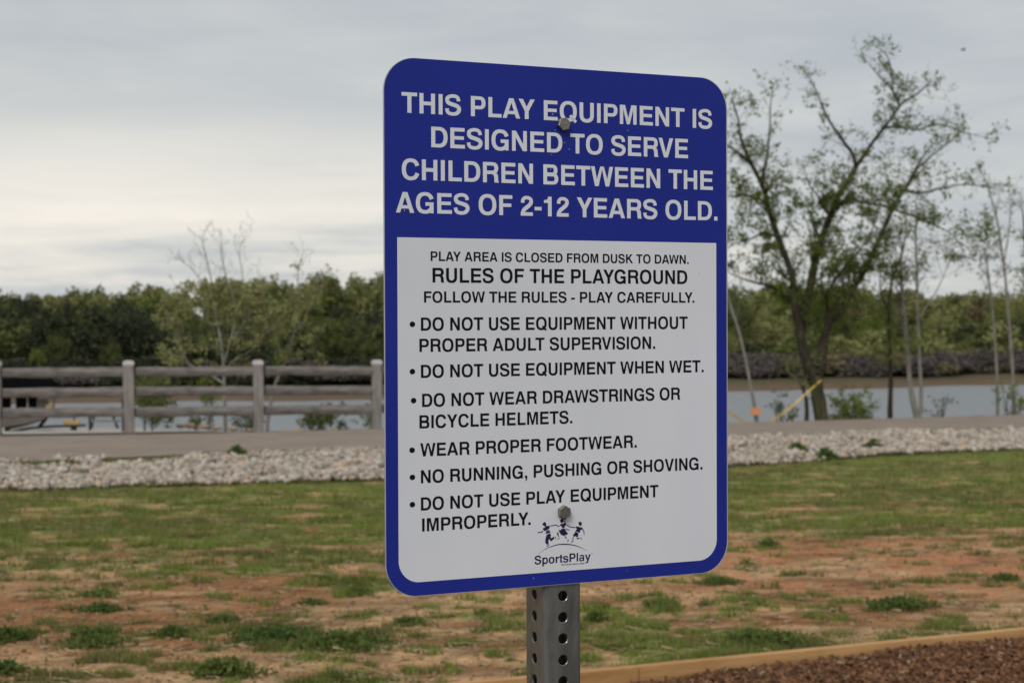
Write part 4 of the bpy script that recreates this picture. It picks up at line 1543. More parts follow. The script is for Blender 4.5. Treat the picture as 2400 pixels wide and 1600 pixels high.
tr = []
for i in range(330):          # distant ridge
    u = random.uniform(-500, 2900)
    y = random.uniform(205, 262)
    d = ray(u, 800)
    x = d.x / d.y * y
    gz = Gs(x, y)
    vt = sky_v(u) - 3 + abs(random.gauss(0, 4)) + (262 - y) * .40
    top = at(u, vt, y).z
    tr.append((x, y, gz, top - gz, random.uniform(2.0, 3.6), random.choice((1, 2, 3, 3, 3, 4))))
mass('ridge_woods', 'mixed spring woodland along the distant ridge', tr, [M_leaf_dark, M_leaf_mid, M_leaf_ygreen, M_leaf_tan, M_leaf_ridge], .42)
tr = []
for i in range(420):          # wood behind the named shore trees
    u = random.uniform(-500, 2900)
    off = random.uniform(9, 46)
    d = ray(u, 800)
    x = d.x / d.y * 130
    y = float(y_shore(x)) + off
    x = d.x / d.y * y
    gz = Gs(x, y)
    lo = (698 if u < 330 else 716 if u < 1300 else 735)
    vt = lo + random.uniform(0, 55) + (46 - off) * 1.0
    if u < 330:
        vt -= 30
    if u > 1700 and random.random() < .25:
        vt -= 25
    top = at(u, vt, y).z
    wt = (0, 0, 0, 1, 0, 0) if u < 1300 else (0, 1, 3, 1, 3, 1)
    tr.append((x, y, gz, max(top - gz, 2.5), random.uniform(1.8, 3.0), random.choice(wt)))
mass('shore_woods', 'dark dense woodland filling the far shore', tr, [M_leaf_dark, M_leaf_mid, M_leaf_ygreen, M_leaf_tan], .30)
tr = []
for i in range(900):
    u = random.uniform(-500, 2900)
    d = ray(u, 800)
    x = d.x / d.y * 130
    y = float(y_shore(x)) + random.uniform(6, 13)
    x = d.x / d.y * y
    h_ = (random.uniform(1.0, 2.0) if u < 1300 else random.uniform(1.0, 1.9))
    tr.append((x, y, Gs(x, y), h_ * random.uniform(.75, 1.25), random.uniform(1.4, 2.8), 1 if (u < 1300 and random.random() < .75) else (2 if random.random() < .22 else 0)))
mass('shore_brush', 'band of low grey-brown brush along the far bank', tr, [M_brush, M_leaf_dark, M_leaf_ridge], .2)

# bird
bp_ = at(2257, 118, 60)
brd = empty('bird', bp_, 0.5)
tag(brd, 'tiny dark bird flying high at the upper right', 'bird')
mb = MB().tube([(-.10, 0, 0), (-.03, 0, .012), (.05, 0, .012), (.11, 0, 0)], [.006, .028, .026, .008], 8)
mb.build('body', M_black, brd, smooth=True)
for sg in (-1, 1):
    MB().add([(-.03, 0, .02), (.05, 0, .02), (.03, sg * .12, .07), (-.02, sg * .10, .06), (-.04, sg * .22, .045), (-.035, 0, .012), (.045, 0, .012)],
             [(0, 1, 2, 3), (3, 2, 4), (5, 3, 2, 6)]).build('wing', M_black, brd)

# ------------------------------------------------------------------ the playground sign
YAW = 0.461549
SC = Vector((0.0618317, 2.0761198, CAM_Z - 0.0115746))
SWD, SHT = 0.4572, 0.6096
sign = empty('playground_sign', (SC.x, SC.y, 0), YAW)
tag(sign, 'blue and white playground rules sign bolted to a perforated steel post', 'sign')
ex = Vector((cos(YAW), sin(YAW), 0))
nrm = Vector((sin(YAW), -cos(YAW), 0))


def onsign(u, v):
    """photo coordinate -> (x,z) on the plate; z is height above the ground"""
    d = ray(u, v)
    o = Vector((0, 0, CAM_Z))
    t = (SC - o).dot(nrm) / d.dot(nrm)
    p = o + d * t
    return ((p - SC).dot(ex), p.z)


M_alu = noisy('sheet_aluminium', (0.55, 0.56, 0.57), (0.66, 0.67, 0.68), 20.0, 0.45, 0.5, metal=0.6)
M_blue = noisy('blue_vinyl', (0.014, 0.026, 0.26), (0.018, 0.031, 0.285), 3.0, 0.5, 0.2, rr=(0.42, 0.55))
M_wht = noisy('white_vinyl', (0.74, 0.75, 0.775), (0.81, 0.815, 0.83), 5.0, 0.42, 0.35, stretch=(1, 1, .35), rr=(.35, .55))
M_ltr = noisy('white_letter_vinyl', (0.76, 0.77, 0.79), (0.80, 0.81, 0.825), 2.0, 0.42, 0.35)
M_ink = noisy('black_ink', (0.006, 0.006, 0.007), (0.009, 0.009, 0.010), 5.0, 0.6, 0.12)
M_purple = noisy('purple_ink', (0.028, 0.014, 0.070), (0.034, 0.018, 0.080), 5.0, 0.6, 0.12)


def rrect(x0, z0, x1, z1, rs, n=14):
    """rounded outline, radii in order lower-left, lower-right, upper-right, upper-left"""
    out = []
    for (cx, cz, r, a0) in ((x0 + rs[0], z0 + rs[0], rs[0], pi), (x1 - rs[1], z0 + rs[1], rs[1], 1.5 * pi), (x1 - rs[2], z1 - rs[2], rs[2], 0), (x0 + rs[3], z1 - rs[3], rs[3], .5 * pi)):
        if r <= 0:
            out.append((cx, cz))
            continue
        for k in range(n + 1):
            a = a0 + .5 * pi * k / n
            out.append((cx + r * cos(a), cz + r * sin(a)))
    return out


zc = SC.z
RC = 0.0381
pts = rrect(-SWD / 2 - .0005, zc - SHT / 2 - .0004, SWD / 2 + .0013, zc + SHT / 2, [RC] * 4)
plate = MB().prism(pts, 0.0, 0.0022).build('plate', M_alu, sign)


def flat(name, polys, mat, lift, parent, step=0.00001, kind=None):
    mb = MB()
    for i, pl in enumerate(polys):
        y = -(lift + step * (i % 6))
        mb.add([(a, y, b) for a, b in pl], [tuple(range(len(pl)))])
    o = mb.build(name, mat, parent)
    return o


flat('blue_print', [rrect(-SWD / 2 + .0002, zc - SHT / 2 + .0002, SWD / 2 - .0002, zc + SHT / 2 - .0002, [RC] * 4)], M_blue, .00015, plate)
a = onsign(900 + 88 / 2.868, 540 + 48 / 2.868)
b_ = onsign(900 + 2232 / 2.868, 540 + 83 / 2.868)
c = onsign(900 + 250 / 2.868, 900 + 1329 / 2.868)
d_ = onsign(900 + 2100 / 2.868, 900 + 1184 / 2.868)
px0, px1, pz1, pz0 = a[0], b_[0], (a[1] + b_[1]) / 2, (c[1] + d_[1]) / 2
print('panel', px0, px1, pz0, pz1, a, b_, c, d_)
flat('white_print', [rrect(px0, pz0, px1, pz1, [.0255, .0255, 0, 0])], M_wht, .00028, plate)

# --- lettering drawn from strokes, 1000 units per em, capitals 718 high


def sp(t, e=2.35):
    return math.copysign(abs(t) ** (2 / e), t)


def arcp(cx, cy, rx, ry, a0, a1, n, e=2.35):
    return [(cx + rx * sp(cos(radians(a0 + (a1 - a0) * i / n)), e), cy + ry * sp(sin(radians(a0 + (a1 - a0) * i / n)), e)) for i in range(n + 1)]


def ring(cx, cy, rx, ry, sx, sy, a0=0, a1=360, n=28, e=2.35):
    o = arcp(cx, cy, rx, ry, a0, a1, n, e)
    i_ = arcp(cx, cy, rx - sx, ry - sy, a0, a1, n, e)
    return [[o[k], o[k + 1], i_[k + 1], i_[k]] for k in range(n)]


def rc(x0, y0, x1, y1):
    return [(x0, y0), (x1, y0), (x1, y1), (x0, y1)]


def strip(pts, wds, sub=6):
    c = [(p.x, p.y) for p in catmull([Vector((a, b, 0)) for a, b in pts], sub)]
    n = len(c)
    W_ = np.interp(np.linspace(0, len(pts) - 1, n), range(len(pts)), wds)
    L_, R_ = [], []
    for i in range(n):
        a, b = c[max(i - 1, 0)], c[min(i + 1, n - 1)]
        dx, dy = b[0] - a[0], b[1] - a[1]
        l = math.hypot(dx, dy)
        nx, ny = -dy / l * W_[i] / 2, dx / l * W_[i] / 2
        L_.append((c[i][0] + nx, c[i][1] + ny))
        R_.append((c[i][0] - nx, c[i][1] - ny))
    return [[L_[i], L_[i + 1], R_[i + 1], R_[i]] for i in range(n - 1)]


def bowl(xs, y0, y1, xm, xe, s, bar):
    return [rc(xs, y0, xm, y0 + bar), rc(xs, y1 - bar, xm, y1)] + ring(xm, (y0 + y1) / 2, xe - xm, (y1 - y0) / 2, s, bar, -90, 90, 16)


def mir(pl, ax):
    return [[(2 * ax - x, y) for x, y in reversed(p)] for p in pl]


def sgl(sx, sy, w_=150, b_=122):
    q = [(548, 500), (520, 610), (430, 668), (328, 677), (215, 660), (124, 600), (112, 520), (150, 440), (250, 395), (380, 360), (500, 315), (558, 250), (556, 160), (490, 80), (400, 45), (325, 40), (215, 52), (125, 110), (100, 225)]
    ww = [140, 132, b_, b_, b_, 140, w_, w_, w_ * .95, w_ * .95, w_, w_, w_ * .98, 138, b_, b_, b_, 132, 140]
    k = (sx + sy) / 2
    return strip([(a * sx, b * sy) for a, b in q], [t * k * (1 if sx == 1 else 1.1) for t in ww], 3)


GL = {
    ' ': (278, []), '.': (278, [rc(64, 0, 212, 148)]), ',': (278, [rc(64, 0, 212, 148), [(140, 0), (212, 0), (212, -30), (180, -110), (90, -158), (90, -100), (140, -60)]]),
    '-': (333, [rc(27, 205, 306, 330)]), '!': (333, [rc(94, 0, 240, 140), rc(94, 205, 240, 718)]),
    'A': (722, [[(18, 0), (176, 0), (361, 560), (361, 718), (272, 718)], [(704, 0), (450, 718), (361, 718), (361, 560), (546, 0)], [(222, 145), (500, 145), (461, 262), (261, 262)]]),
    'B': (722, [rc(69, 0, 221, 718)] + bowl(221, 0, 410, 450, 672, 150, 118) + bowl(221, 314, 718, 430, 640, 148, 118)),
    'C': (722, ring(375, 359, 334, 378, 152, 126, 20, 340, 34)),
    'D': (722, [rc(69, 0, 221, 718)] + bowl(221, 0, 718, 350, 688, 152, 124)),
    'E': (667, [rc(69, 0, 221, 718), rc(221, 0, 626, 128), rc(221, 304, 586, 426), rc(221, 590, 616, 718)]),
    'F': (611, [rc(69, 0, 221, 718), rc(221, 298, 546, 420), rc(221, 590, 586, 718)]),
    'G': (778, ring(386, 359, 345, 378, 152, 126, 22, 318, 32) + [rc(400, 262, 709, 384), rc(596, 0, 709, 262), [(540, 60), (596, 0), (596, 262), (560, 262)]]),
    'H': (722, [rc(69, 0, 219, 718), rc(503, 0, 653, 718), rc(219, 298, 503, 426)]),
    'I': (278, [rc(64, 0, 214, 718)]),
    'K': (722, [rc(69, 0, 221, 718), [(221, 245), (221, 430), (490, 718), (684, 718)], [(300, 345), (408, 440), (722, 0), (534, 0)]]),
    'L': (611, [rc(76, 0, 228, 718), rc(228, 0, 586, 128)]),
    'M': (833, [rc(66, 0, 206, 718), rc(627, 0, 767, 718), [(206, 718), (286, 718), (476, 0), (357, 0), (206, 560)], [(627, 718), (547, 718), (357, 0), (476, 0), (627, 560)]]),
    'N': (722, [rc(67, 0, 211, 718), rc(511, 0, 655, 718), [(211, 718), (224, 718), (511, 240), (511, 0), (498, 0), (211, 480)]]),
    'O': (778, ring(389, 359, 345, 378, 152, 126, 0, 360, 36)),
    'P': (667, [rc(69, 0, 221, 718)] + bowl(221, 256, 718, 410, 634, 150, 122)),
    'Q': (778, ring(389, 359, 345, 378, 152, 126, 0, 360, 36) + [[(420, 170), (500, 250), (742, 20), (660, -62)]]),
    'R': (722, [rc(69, 0, 221, 718)] + bowl(221, 296, 718, 440, 666, 150, 122) + [[(440, 340), (575, 345), (645, 285), (662, 200), (664, 80), (694, 0), (530, 0), (512, 60), (508, 190), (480, 270), (400, 300)]]),
    'S': (667, sgl(1, 1)),
    'T': (611, [rc(16, 590, 595, 718), rc(230, 0, 382, 590)]),
    'U': (722, [rc(68, 262, 220, 718), rc(502, 262, 654, 718)] + ring(361, 262, 293, 281, 152, 128, 180, 360, 18, 2.3)),
    'V': (667, [[(18, 718), (178, 718), (333, 175), (333, 0), (252, 0)], [(649, 718), (415, 0), (333, 0), (333, 175), (489, 718)]]),
    'W': (944, [[(10, 718), (164, 718), (262, 225), (262, 0), (178, 0)], [(178, 0), (328, 0), (472, 620), (472, 718), (398, 718)], [(546, 718), (472, 718), (472, 620), (616, 0), (766, 0)], [(934, 718), (766, 0), (682, 0), (682, 225), (780, 718)]]),
    'Y': (667, [rc(258, 0, 410, 285), [(14, 718), (186, 718), (334, 445), (334, 285), (258, 285)], [(654, 718), (410, 285), (334, 285), (334, 445), (482, 718)]]),
    '1': (556, [rc(232, 0, 380, 710), [(69, 482), (232, 482), (232, 600), (260, 710), (232, 640), (170, 592), (69, 582)]]),
    '2': (556, strip([(106, 465), (120, 570), (190, 640), (280, 650), (370, 635), (440, 570), (440, 480), (390, 400), (280, 310), (180, 230), (120, 150), (102, 60)], [145, 138, 124, 120, 124, 140, 150, 148, 148, 148, 140, 130], 4) + [rc(30, 0, 512, 126)]),
    'o': (611, ring(305, 262, 271, 284, 146, 112, 0, 360, 28)),
    'p': (611, [rc(62, -207, 204, 532)] + ring(335, 262, 243, 284, 140, 112, -150, 150, 24)),
    'r': (389, [rc(64, 0, 206, 532), [(206, 300), (206, 420), (270, 515), (373, 538), (373, 402), (290, 390)]]),
    't': (333, [rc(98, 70, 238, 676), rc(10, 430, 309, 532), [(98, 70), (130, 5), (230, -8), (309, 0), (309, 108), (250, 108), (238, 150)]]),
    's': (556, [[(x, y) for x, y in p] for p in sgl(.82, .735, 165, 135)]),
    'l': (278, [rc(69, 0, 209, 718)]), 'i': (278, [rc(69, 0, 209, 532), rc(69, 596, 209, 718)]),
    'a': (556, [rc(352, 0, 494, 380), [(494, 0), (530, 0), (530, 20), (494, 70)]] + ring(272, 365, 222, 180, 142, 108, 8, 165, 14) + ring(210, 155, 180, 170, 130, 96, 30, 330, 22) + [rc(280, 215, 352, 320)]),
    'y': (556, [[(10, 532), (162, 532), (335, 40), (250, -30), (220, 0)], [(546, 532), (398, 532), (215, -60), (335, -60)], [(90, -100), (90, -208), (230, -208), (310, -150), (335, -60), (215, -60), (170, -100)]]),
    'e': (556, ring(282, 262, 256, 284, 140, 108, 8, 322, 26) + [rc(150, 215, 534, 305)]),
    'u': (611, [rc(66, 200, 206, 532), rc(405, 0, 545, 532)] + ring(305, 220, 239, 234, 140, 118, 180, 350, 14)),
    'n': (611, [rc(66, 0, 206, 532), rc(405, 0, 545, 320)] + ring(305, 310, 240, 236, 140, 118, 0, 170, 14)),
    'h': (611, [rc(66, 0, 206, 718), rc(405, 0, 545, 320)] + ring(305, 310, 240, 236, 140, 118, 0, 170, 14)),
}
KERN = {('A', 'Y'): -90, ('L', 'Y'): -110, ('L', 'A'): 0, ('P', 'A'): -80, ('A', 'W'): -50, ('W', 'A'): -50, ('A', 'T'): -80, ('T', 'A'): -80,
        ('Y', '.'): -90, ('L', 'T'): -80, ('R', 'V'): -40, ('Y', 'G'): -40, ('R', 'Y'): -40, ('F', 'O'): -10, ('T', 'W'): 0, ('A', 'V'): -70, ('Y', 'E'): -20}


def text_polys(txt, x0, x1, z, cap):
    s = cap / 718
    pen, items = 0, []
    for i, ch in enumerate(txt):
        adv, pl = GL[ch]
        if i and (txt[i - 1], ch) in KERN:
            pen += KERN[(txt[i - 1], ch)]
        items.append((pen, pl))
        pen += adv
    xs = [p[0] + pn for pn, pl in items for q in pl for p in q]
    lo, hi = min(xs), max(xs)
    k = (x1 - x0) / (hi - lo)
    out = []
    for pn, pl in items:
        for q in pl:
            out.append([(x0 + (px + pn - lo) * k, z + py * s) for px, py in q])
    return out, k / s


def A6(x, y): return (880 + x / 2.8, 120 + y / 2.8)
def AA(x, y): return (900 + x / 2.868, 540 + y / 2.868)
def AB(x, y): return (900 + x / 2.868, 900 + y / 2.868)
def A7(x, y): return (1180 + x / 7.468, 1150 + y / 7.468)


LINES = [
    # text, left extent, right extent, baseline left, cap top left, baseline right, cap top right
    ('THIS PLAY EQUIPMENT IS', (170, 270), (2208, 440), (225, 408), (225, 274), (2090, 502), (2090, 378), A6, M_ltr),
    ('DESIGNED TO SERVE', (365, 560), (2050, 640), (370, 633), (370, 499), (2045, 702), (2045, 575), A6, M_ltr),
    ('CHILDREN BETWEEN THE', (172, 780), (2213, 850), (320, 851), (320, 713), (2205, 908), (2205, 785), A6, M_ltr),
    ('AGES OF 2-12 YEARS OLD.', (133, 1060), (2243, 1100), (145, 1060), (190, 927), (2060, 1106), (2060, 980), A6, M_ltr),
    ('PLAY AREA IS CLOSED FROM DUSK TO DAWN.', (313, 200), (2047, 220), (320, 207), (320, 143), (2010, 223), (2010, 163), AA, M_ink),
    ('RULES OF THE PLAYGROUND', (325, 300), (2038, 310), (335, 352), (335, 253), (1960, 358), (1960, 266), AA, M_ink),
    ('FOLLOW THE RULES - PLAY CAREFULLY.', (268, 450), (2085, 480), (275, 486), (275, 411), (1940, 484), (1940, 413), AA, M_ink),
    ('DO NOT USE EQUIPMENT WITHOUT', (247, 630), (2040, 620), (252, 673), (252, 586), (2010, 661), (2010, 577), AA, M_ink),
    ('PROPER ADULT SUPERVISION.', (237, 770), (1822, 790), (245, 815), (245, 727), (1780, 797), (1780, 713), AA, M_ink),
    ('DO NOT USE EQUIPMENT WHEN WET.', (247, 945), (2148, 950), (252, 990), (252, 903), (2095, 953), (2095, 871), AA, M_ink),
    ('DO NOT WEAR DRAWSTRINGS OR', (255, 110), (1990, 60), (260, 152), (260, 64), (1940, 106), (1940, 22), AB, M_ink),
    ('BICYCLE HELMETS.', (237, 250), (1265, 250), (245, 297), (245, 209), (1165, 266), (1165, 180), AB, M_ink),
    ('WEAR PROPER FOOTWEAR.', (243, 440), (1698, 420), (285, 485), (260, 397), (1620, 427), (1620, 343), AB, M_ink),
    ('NO RUNNING, PUSHING OR SHOVING.', (247, 620), (2140, 570), (255, 665), (255, 578), (2010, 578), (2010, 495), AB, M_ink),
    ('DO NOT USE PLAY EQUIPMENT', (247, 800), (1843, 700), (253, 848), (253, 760), (1815, 759), (1815, 676), AB, M_ink),
    ('IMPROPERLY.', (255, 940), (985, 940), (262, 990), (262, 901), (870, 950), (870, 864), AB, M_ink),
]
for (txt, le, re_, b0, c0, b1, c1, mp_, mat) in LINES:
    xl, xr = onsign(*mp_(*le))[0], onsign(*mp_(*re_))[0]
    q0, q1, t0_, t1_ = onsign(*mp_(*b0)), onsign(*mp_(*b1)), onsign(*mp_(*c0)), onsign(*mp_(*c1))
    z_ = (q0[1] + q1[1]) / 2
    cap_ = ((t0_[1] - q0[1]) + (t1_[1] - q1[1])) / 2
    pl, ratio = text_polys(txt, xl, xr, z_, cap_)
    print('%-40s cap %.2fmm dz %.2fmm ratio %.3f' % (txt, cap_ * 1000, (q1[1] - q0[1]) * 1000, ratio))
    o = flat('lettering', pl, mat, .00040, plate)
    o['label'] = ('white' if mat is M_ltr else 'black') + ' printed words ' + txt.strip('.').lower()
for cpt in (AA(190, 630), AA(190, 948), AB(198, 110), AB(188, 443), AB(190, 625), AB(190, 808)):
    x_, z_ = onsign(*cpt)
    r_ = 18.5 / 2.868 * 2.03 / FPX
    flat('bullet', [[(x_ + r_ * 1.08 * cos(a), z_ + r_ * sin(a)) for a in np.linspace(0, 2 * pi, 24, endpoint=False)]], M_ink, .0004, plate)

# maker's emblem: three dancing children over an arc, name below
LG = []


def lg(*pts):
    LG.append([onsign(*A7(*p)) for p in pts])


def lgc(cx, cy, rx, ry, n=18):
    LG.append([onsign(*A7(cx + rx * cos(a), cy + ry * sin(a))) for a in np.linspace(0, 2 * pi, n, endpoint=False)])


lg((715, 540), (735, 550), (748, 575), (742, 600), (747, 620), (727, 634), (716, 612), (692, 598), (676, 576), (692, 556))
lg((694, 645), (722, 640), (745, 612), (808, 602), (806, 640), (790, 662), (738, 690), (715, 697), (688, 672))
lg((733, 702), (795, 672), (801, 688), (740, 716))
lg((737, 722), (803, 694), (823, 718), (800, 734), (742, 748))
lg((682, 690), (692, 702), (674, 724), (608, 731), (592, 741), (589, 730), (606, 717), (663, 708))
lg((819, 602), (898, 587), (912, 580), (918, 592), (900, 601), (820, 618))
lg((755, 762), (820, 738), (828, 770), (824, 800), (795, 835), (782, 880), (794, 925), (755, 936), (728, 895), (732, 840))
lg((812, 792), (824, 806), (838, 824), (885, 792), (888, 830), (828, 882), (796, 836))
lg((768, 946), (802, 940), (780, 962), (757, 977), (754, 962))
lg((902, 795), (913, 798), (921, 848), (909, 845))
lgc(1018, 520, 31, 34)
lg((1010, 545), (1035, 540), (1030, 560), (1014, 560))
lg((1042, 498), (1096, 488), (1096, 500), (1048, 514))
lg((1044, 520), (1100, 534), (1098, 545), (1042, 534))
lg((985, 590), (1010, 566), (1040, 576), (1060, 546), (1090, 560), (1096, 590), (1076, 606), (1065, 645), (1022, 645), (1015, 610), (992, 612))
lg((915, 580), (952, 604), (978, 604), (980, 622), (946, 620), (908, 594))
lg((1099, 582), (1180, 624), (1255, 629), (1255, 646), (1176, 639), (1100, 600))
lg((1015, 658), (1072, 654), (1095, 705), (1131, 742), (1090, 770), (1040, 781), (1000, 757), (974, 710), (957, 685), (1000, 680))
lg((1083, 640), (1110, 666), (1140, 674), (1160, 668), (1150, 683), (1120, 689), (1088, 665))
lg((936, 722), (959, 720), (962, 760), (971, 800), (958, 801), (934, 752))
lg((973, 815), (986, 820), (960, 840), (944, 849), (954, 830))
lg((1060, 788), (1086, 790), (1106, 828), (1098, 836))
lg((1125, 846), (1139, 850), (1131, 880), (1117, 893), (1119, 868))
lgc(1341, 570, 29, 34)
lg((1304, 540), (1338, 536), (1330, 562), (1318, 558))
lg((1328, 596), (1351, 596), (1347, 616), (1330, 613))
lg((1270, 618), (1320, 622), (1345, 640), (1360, 625), (1388, 655), (1376, 679), (1352, 670), (1330, 730), (1254, 699), (1284, 660), (1260, 642))
lg((1384, 670), (1396, 664), (1412, 710), (1413, 770), (1405, 776), (1400, 720))
lg((1255, 710), (1308, 732), (1302, 800), (1270, 806), (1262, 782), (1240, 800), (1211, 775))
lg((1212, 795), (1226, 797), (1216, 865), (1202, 865))
lg((1184, 880), (1222, 873), (1223, 885), (1177, 899))
lg((1273, 820), (1332, 815), (1333, 826), (1300, 843), (1285, 838))
lg((1345, 800), (1355, 805), (1368, 851), (1355, 846))
o = flat('emblem', LG, M_purple, .0004, plate, .00001)
o['label'] = 'purple emblem of three dancing children'
top = [(595, 1106), (700, 1030), (820, 968), (950, 928), (1085, 920), (1220, 936), (1340, 976), (1465, 1044)]
bot = [(595, 1108), (700, 1036), (820, 980), (950, 945), (1085, 940), (1220, 952), (1340, 986), (1463, 1046)]
tp_ = [(p.x, p.y) for p in catmull([Vector((a, b, 0)) for a, b in top], 4)]
bt_ = [(p.x, p.y) for p in catmull([Vector((a, b, 0)) for a, b in bot], 4)]
flat('emblem_arc', [[onsign(*A7(*tp_[i])), onsign(*A7(*tp_[i + 1])), onsign(*A7(*bt_[i + 1])), onsign(*A7(*bt_[i]))] for i in range(len(tp_) - 1)], M_purple, .0004, plate)
xl, xr = onsign(*A7(543, 1200))[0], onsign(*A7(1522, 1200))[0]
q0, q1 = onsign(*A7(870, 1262)), onsign(*A7(1295, 1230))
capz = onsign(*A7(1165, 1090))[1] - onsign(*A7(1165, 1238))[1]
pl, ratio = text_polys('SportsPlay', xl, xr, (q0[1] + q1[1]) / 2 + .0001, capz)
print('logo', ratio, q0, q1)
o = flat('lettering', pl, M_purple, .0004, plate)
o['label'] = 'purple maker name under the arc'
xl, xr = onsign(*A7(1010, 1290))[0], onsign(*A7(1415, 1270))[0]
q0, q1 = onsign(*A7(1015, 1302)), onsign(*A7(1400, 1276))
pl, ratio = text_polys('We Put the Value in Play!', xl, xr, (q0[1] + q1[1]) / 2, .0019)
flat('lettering', pl, M_purple, .0004, plate)['label'] = 'tiny purple slogan under the maker name'
xl, xr = onsign(*A7(1530, 1090))[0], onsign(*A7(1556, 1090))[0]
pl, ratio = text_polys('TM', xl, xr, onsign(*A7(1542, 1100))[1], .0009)
flat('lettering', pl, M_purple, .0004, plate)['label'] = 'tiny purple trademark letters'
# paint chips and specks
chips_w = [A6(1148, 776), A6(1270, 645), A6(1240, 600), A6(1222, 598), A6(190, 1045), A6(1160, 415), A6(1178, 520), A6(1655, 520), AB(1003, 1302), AB(1632, 1252), A6(1153, 680)]
for lst, mat, rr0 in ((chips_w, M_ltr, .00055), ([A6(1566, 382), AA(2117, 293), AB(642, 465), AB(560, 1020), AB(420, 770), AB(660, 298)], M_ink, .0004)):
    pls = []
    for pt in lst:
        x_, z_ = onsign(*pt)
        r_ = rr0 * random.uniform(.6, 1.2)
        pls.append([(x_ + r_ * cos(a) * random.uniform(.7, 1.2), z_ + r_ * sin(a) * random.uniform(.7, 1.2)) for a in np.linspace(0, 2 * pi, 7, endpoint=False)])
    flat('chip', pls, mat, .0005, plate)

# --- perforated square steel post
M_steel = noisy('galvanised_steel', (0.19, 0.193, 0.178), (0.30, 0.303, 0.285), 30.0, 0.42, 0.5, 0.2, 90, metal=0.7, stretch=(1, 1, .22), rr=(0.24, 0.42))
bx, bz = onsign(1318.5, 1396.8)
HP = 0.0254
WT = 0.0508
PCX = bx + .0018
post_front = 0.0023
pcy = post_front + WT / 2
zs = bz
while zs > 0.02:
    zs -= HP
NH = int((zc + SHT / 2 - 0.02 - zs) / HP)
cr = 0.0062
hw_ = WT / 2 - cr
hr = 0.0061
th = 0.0021
mb = MB()
NS = 16


def face_pt(k, a, z, depth):
    """point on wall k, a across, depth inwards"""
    c_, s_ = [(1, 0), (0, 1), (-1, 0), (0, -1)][k]
    x, y = a, -(WT / 2 - depth)
    return (PCX + x * c_ - y * s_, pcy + x * s_ + y * c_, z)


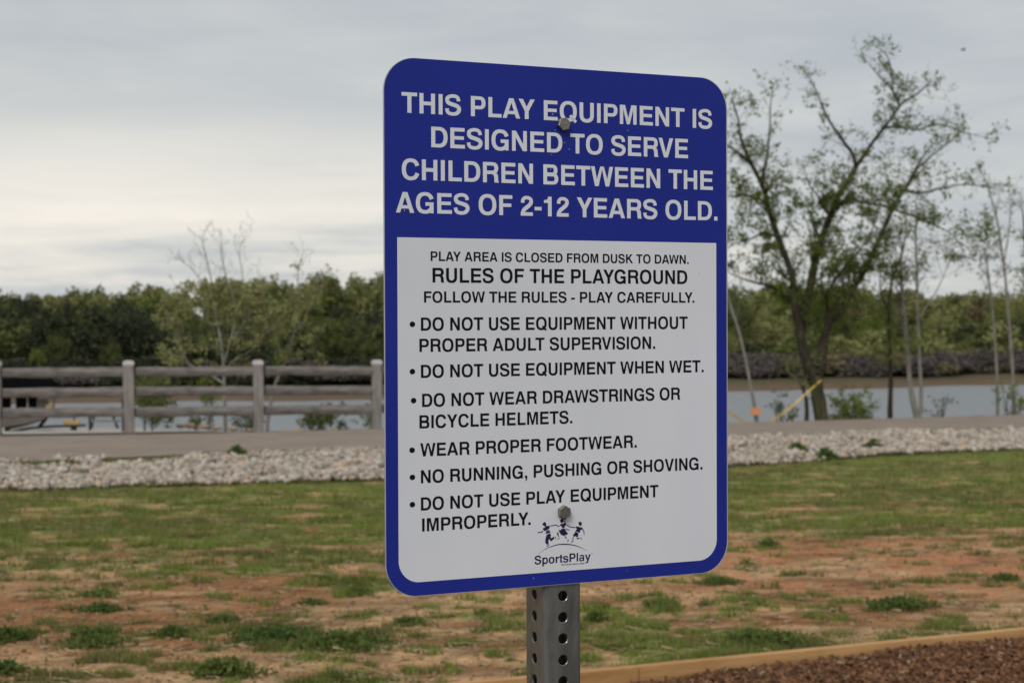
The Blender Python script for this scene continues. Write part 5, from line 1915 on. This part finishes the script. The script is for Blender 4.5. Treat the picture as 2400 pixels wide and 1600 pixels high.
for k in range(4):
    for h in range(NH):
        z_ = zs + h * HP
        sq, ci = [], []
        for i in range(NS):
            a = 2 * pi * (i + .5) / NS
            cx, cz_ = cos(a), sin(a)
            m_ = max(abs(cx), abs(cz_))
            sx_, sz_ = cx / m_, cz_ / m_
            if abs(abs(sx_) - abs(sz_)) < .25:
                pass
            sq.append((sx_ * hw_, sz_ * HP / 2))
            ci.append((cx * hr, cz_ * hr))
        b0 = len(mb.v)
        for i in range(NS):
            mb.v.append(face_pt(k, sq[i][0], z_ + sq[i][1], 0))
        for i in range(NS):
            mb.v.append(face_pt(k, ci[i][0] * 1.12, z_ + ci[i][1] * 1.12, 0))
        for i in range(NS):
            mb.v.append(face_pt(k, ci[i][0], z_ + ci[i][1], .0006))
        for i in range(NS):
            mb.v.append(face_pt(k, ci[i][0], z_ + ci[i][1], th))
        for i in range(NS):
            mb.v.append(face_pt(k, sq[i][0], z_ + sq[i][1], th))
        for lvl in range(4):
            for i in range(NS):
                j = (i + 1) % NS
                mb.f.append((b0 + lvl * NS + i, b0 + lvl * NS + j, b0 + (lvl + 1) * NS + j, b0 + (lvl + 1) * NS + i))
        # corner slivers between the 16-gon and the square cell
        for (qx, qz) in ((1, 1), (-1, 1), (-1, -1), (1, -1)):
            cands = [i for i in range(NS) if sq[i][0] * qx > 0 and sq[i][1] * qz > 0]
            e1 = [i for i in cands if abs(abs(sq[i][0]) - hw_) < 1e-9]
            e2 = [i for i in cands if abs(abs(sq[i][1]) - HP / 2) < 1e-9]
            i1 = max(e1, key=lambda i: abs(sq[i][1]))
            i2 = max(e2, key=lambda i: abs(sq[i][0]))
            nb_ = len(mb.v)
            mb.v.append(face_pt(k, qx * hw_, z_ + qz * HP / 2, 0))
            mb.f.append((b0 + i1, b0 + i2, nb_))
ztop, zbot = zs + (NH - .5) * HP, zs - .5 * HP
for k in range(4):
    base_a = [(-.5 * pi) + k * .5 * pi for _ in (0,)][0]
    cx, cy = [(hw_, -hw_), (hw_, hw_), (-hw_, hw_), (-hw_, -hw_)][k]
    b0 = len(mb.v)
    for i in range(7):
        a = base_a + .5 * pi * i / 6
        for z_ in (zbot, ztop):
            mb.v.append((PCX + cx + cr * cos(a), pcy + cy + cr * sin(a), z_))
    for i in range(6):
        mb.f.append((b0 + i * 2, b0 + i * 2 + 2, b0 + i * 2 + 3, b0 + i * 2 + 1))
post = mb.build('post', M_steel, sign)
# part of the post set in the ground
MB().box((PCX, pcy, zbot - .12), (WT, WT, .24)).build('post_foot', M_steel, post)

# bolts
M_bolt = noisy('zinc_bolt', (0.20, 0.18, 0.155), (0.36, 0.33, 0.295), 300.0, 0.35, 0.5, 0.7, 500, metal=0.85, bdist=.0004)
for (u, v, rz_) in ((1320.0, 292.0, .25), (1321.5, 1199.0, .52)):
    x_, z_ = onsign(u - 2.0, v)
    mb = MB()
    R_ = .0083
    nseg = 6
    lv = [(0.0, 1.0), (0.0052, 1.0), (0.0060, .90)]
    for (dp, k) in lv:
        for i in range(nseg):
            a = rz_ + 2 * pi * i / nseg
            mb.v.append((x_ + R_ * k * cos(a), -dp - .0007, z_ + R_ * k * sin(a)))
    for l in range(2):
        for i in range(nseg):
            mb.f.append((l * 6 + i, l * 6 + (i + 1) % 6, l * 6 + 6 + (i + 1) % 6, l * 6 + 6 + i))
    mb.f.append(tuple(12 + i for i in range(6)))
    bolt = mb.build('bolt', M_bolt, sign)
    # raised ring of grade marks on the head
    mb = MB()
    for i in range(11):
        a = 2 * pi * i / 11 + .2
        if i in (3, 8):
            continue
        mb.box((x_ + .0047 * cos(a), -.0068, z_ + .0047 * sin(a)), (.0007, .0004, .0016), Matrix.Rotation(-a, 3, 'Y'))
    mb.build('head_mark', M_bolt, bolt)
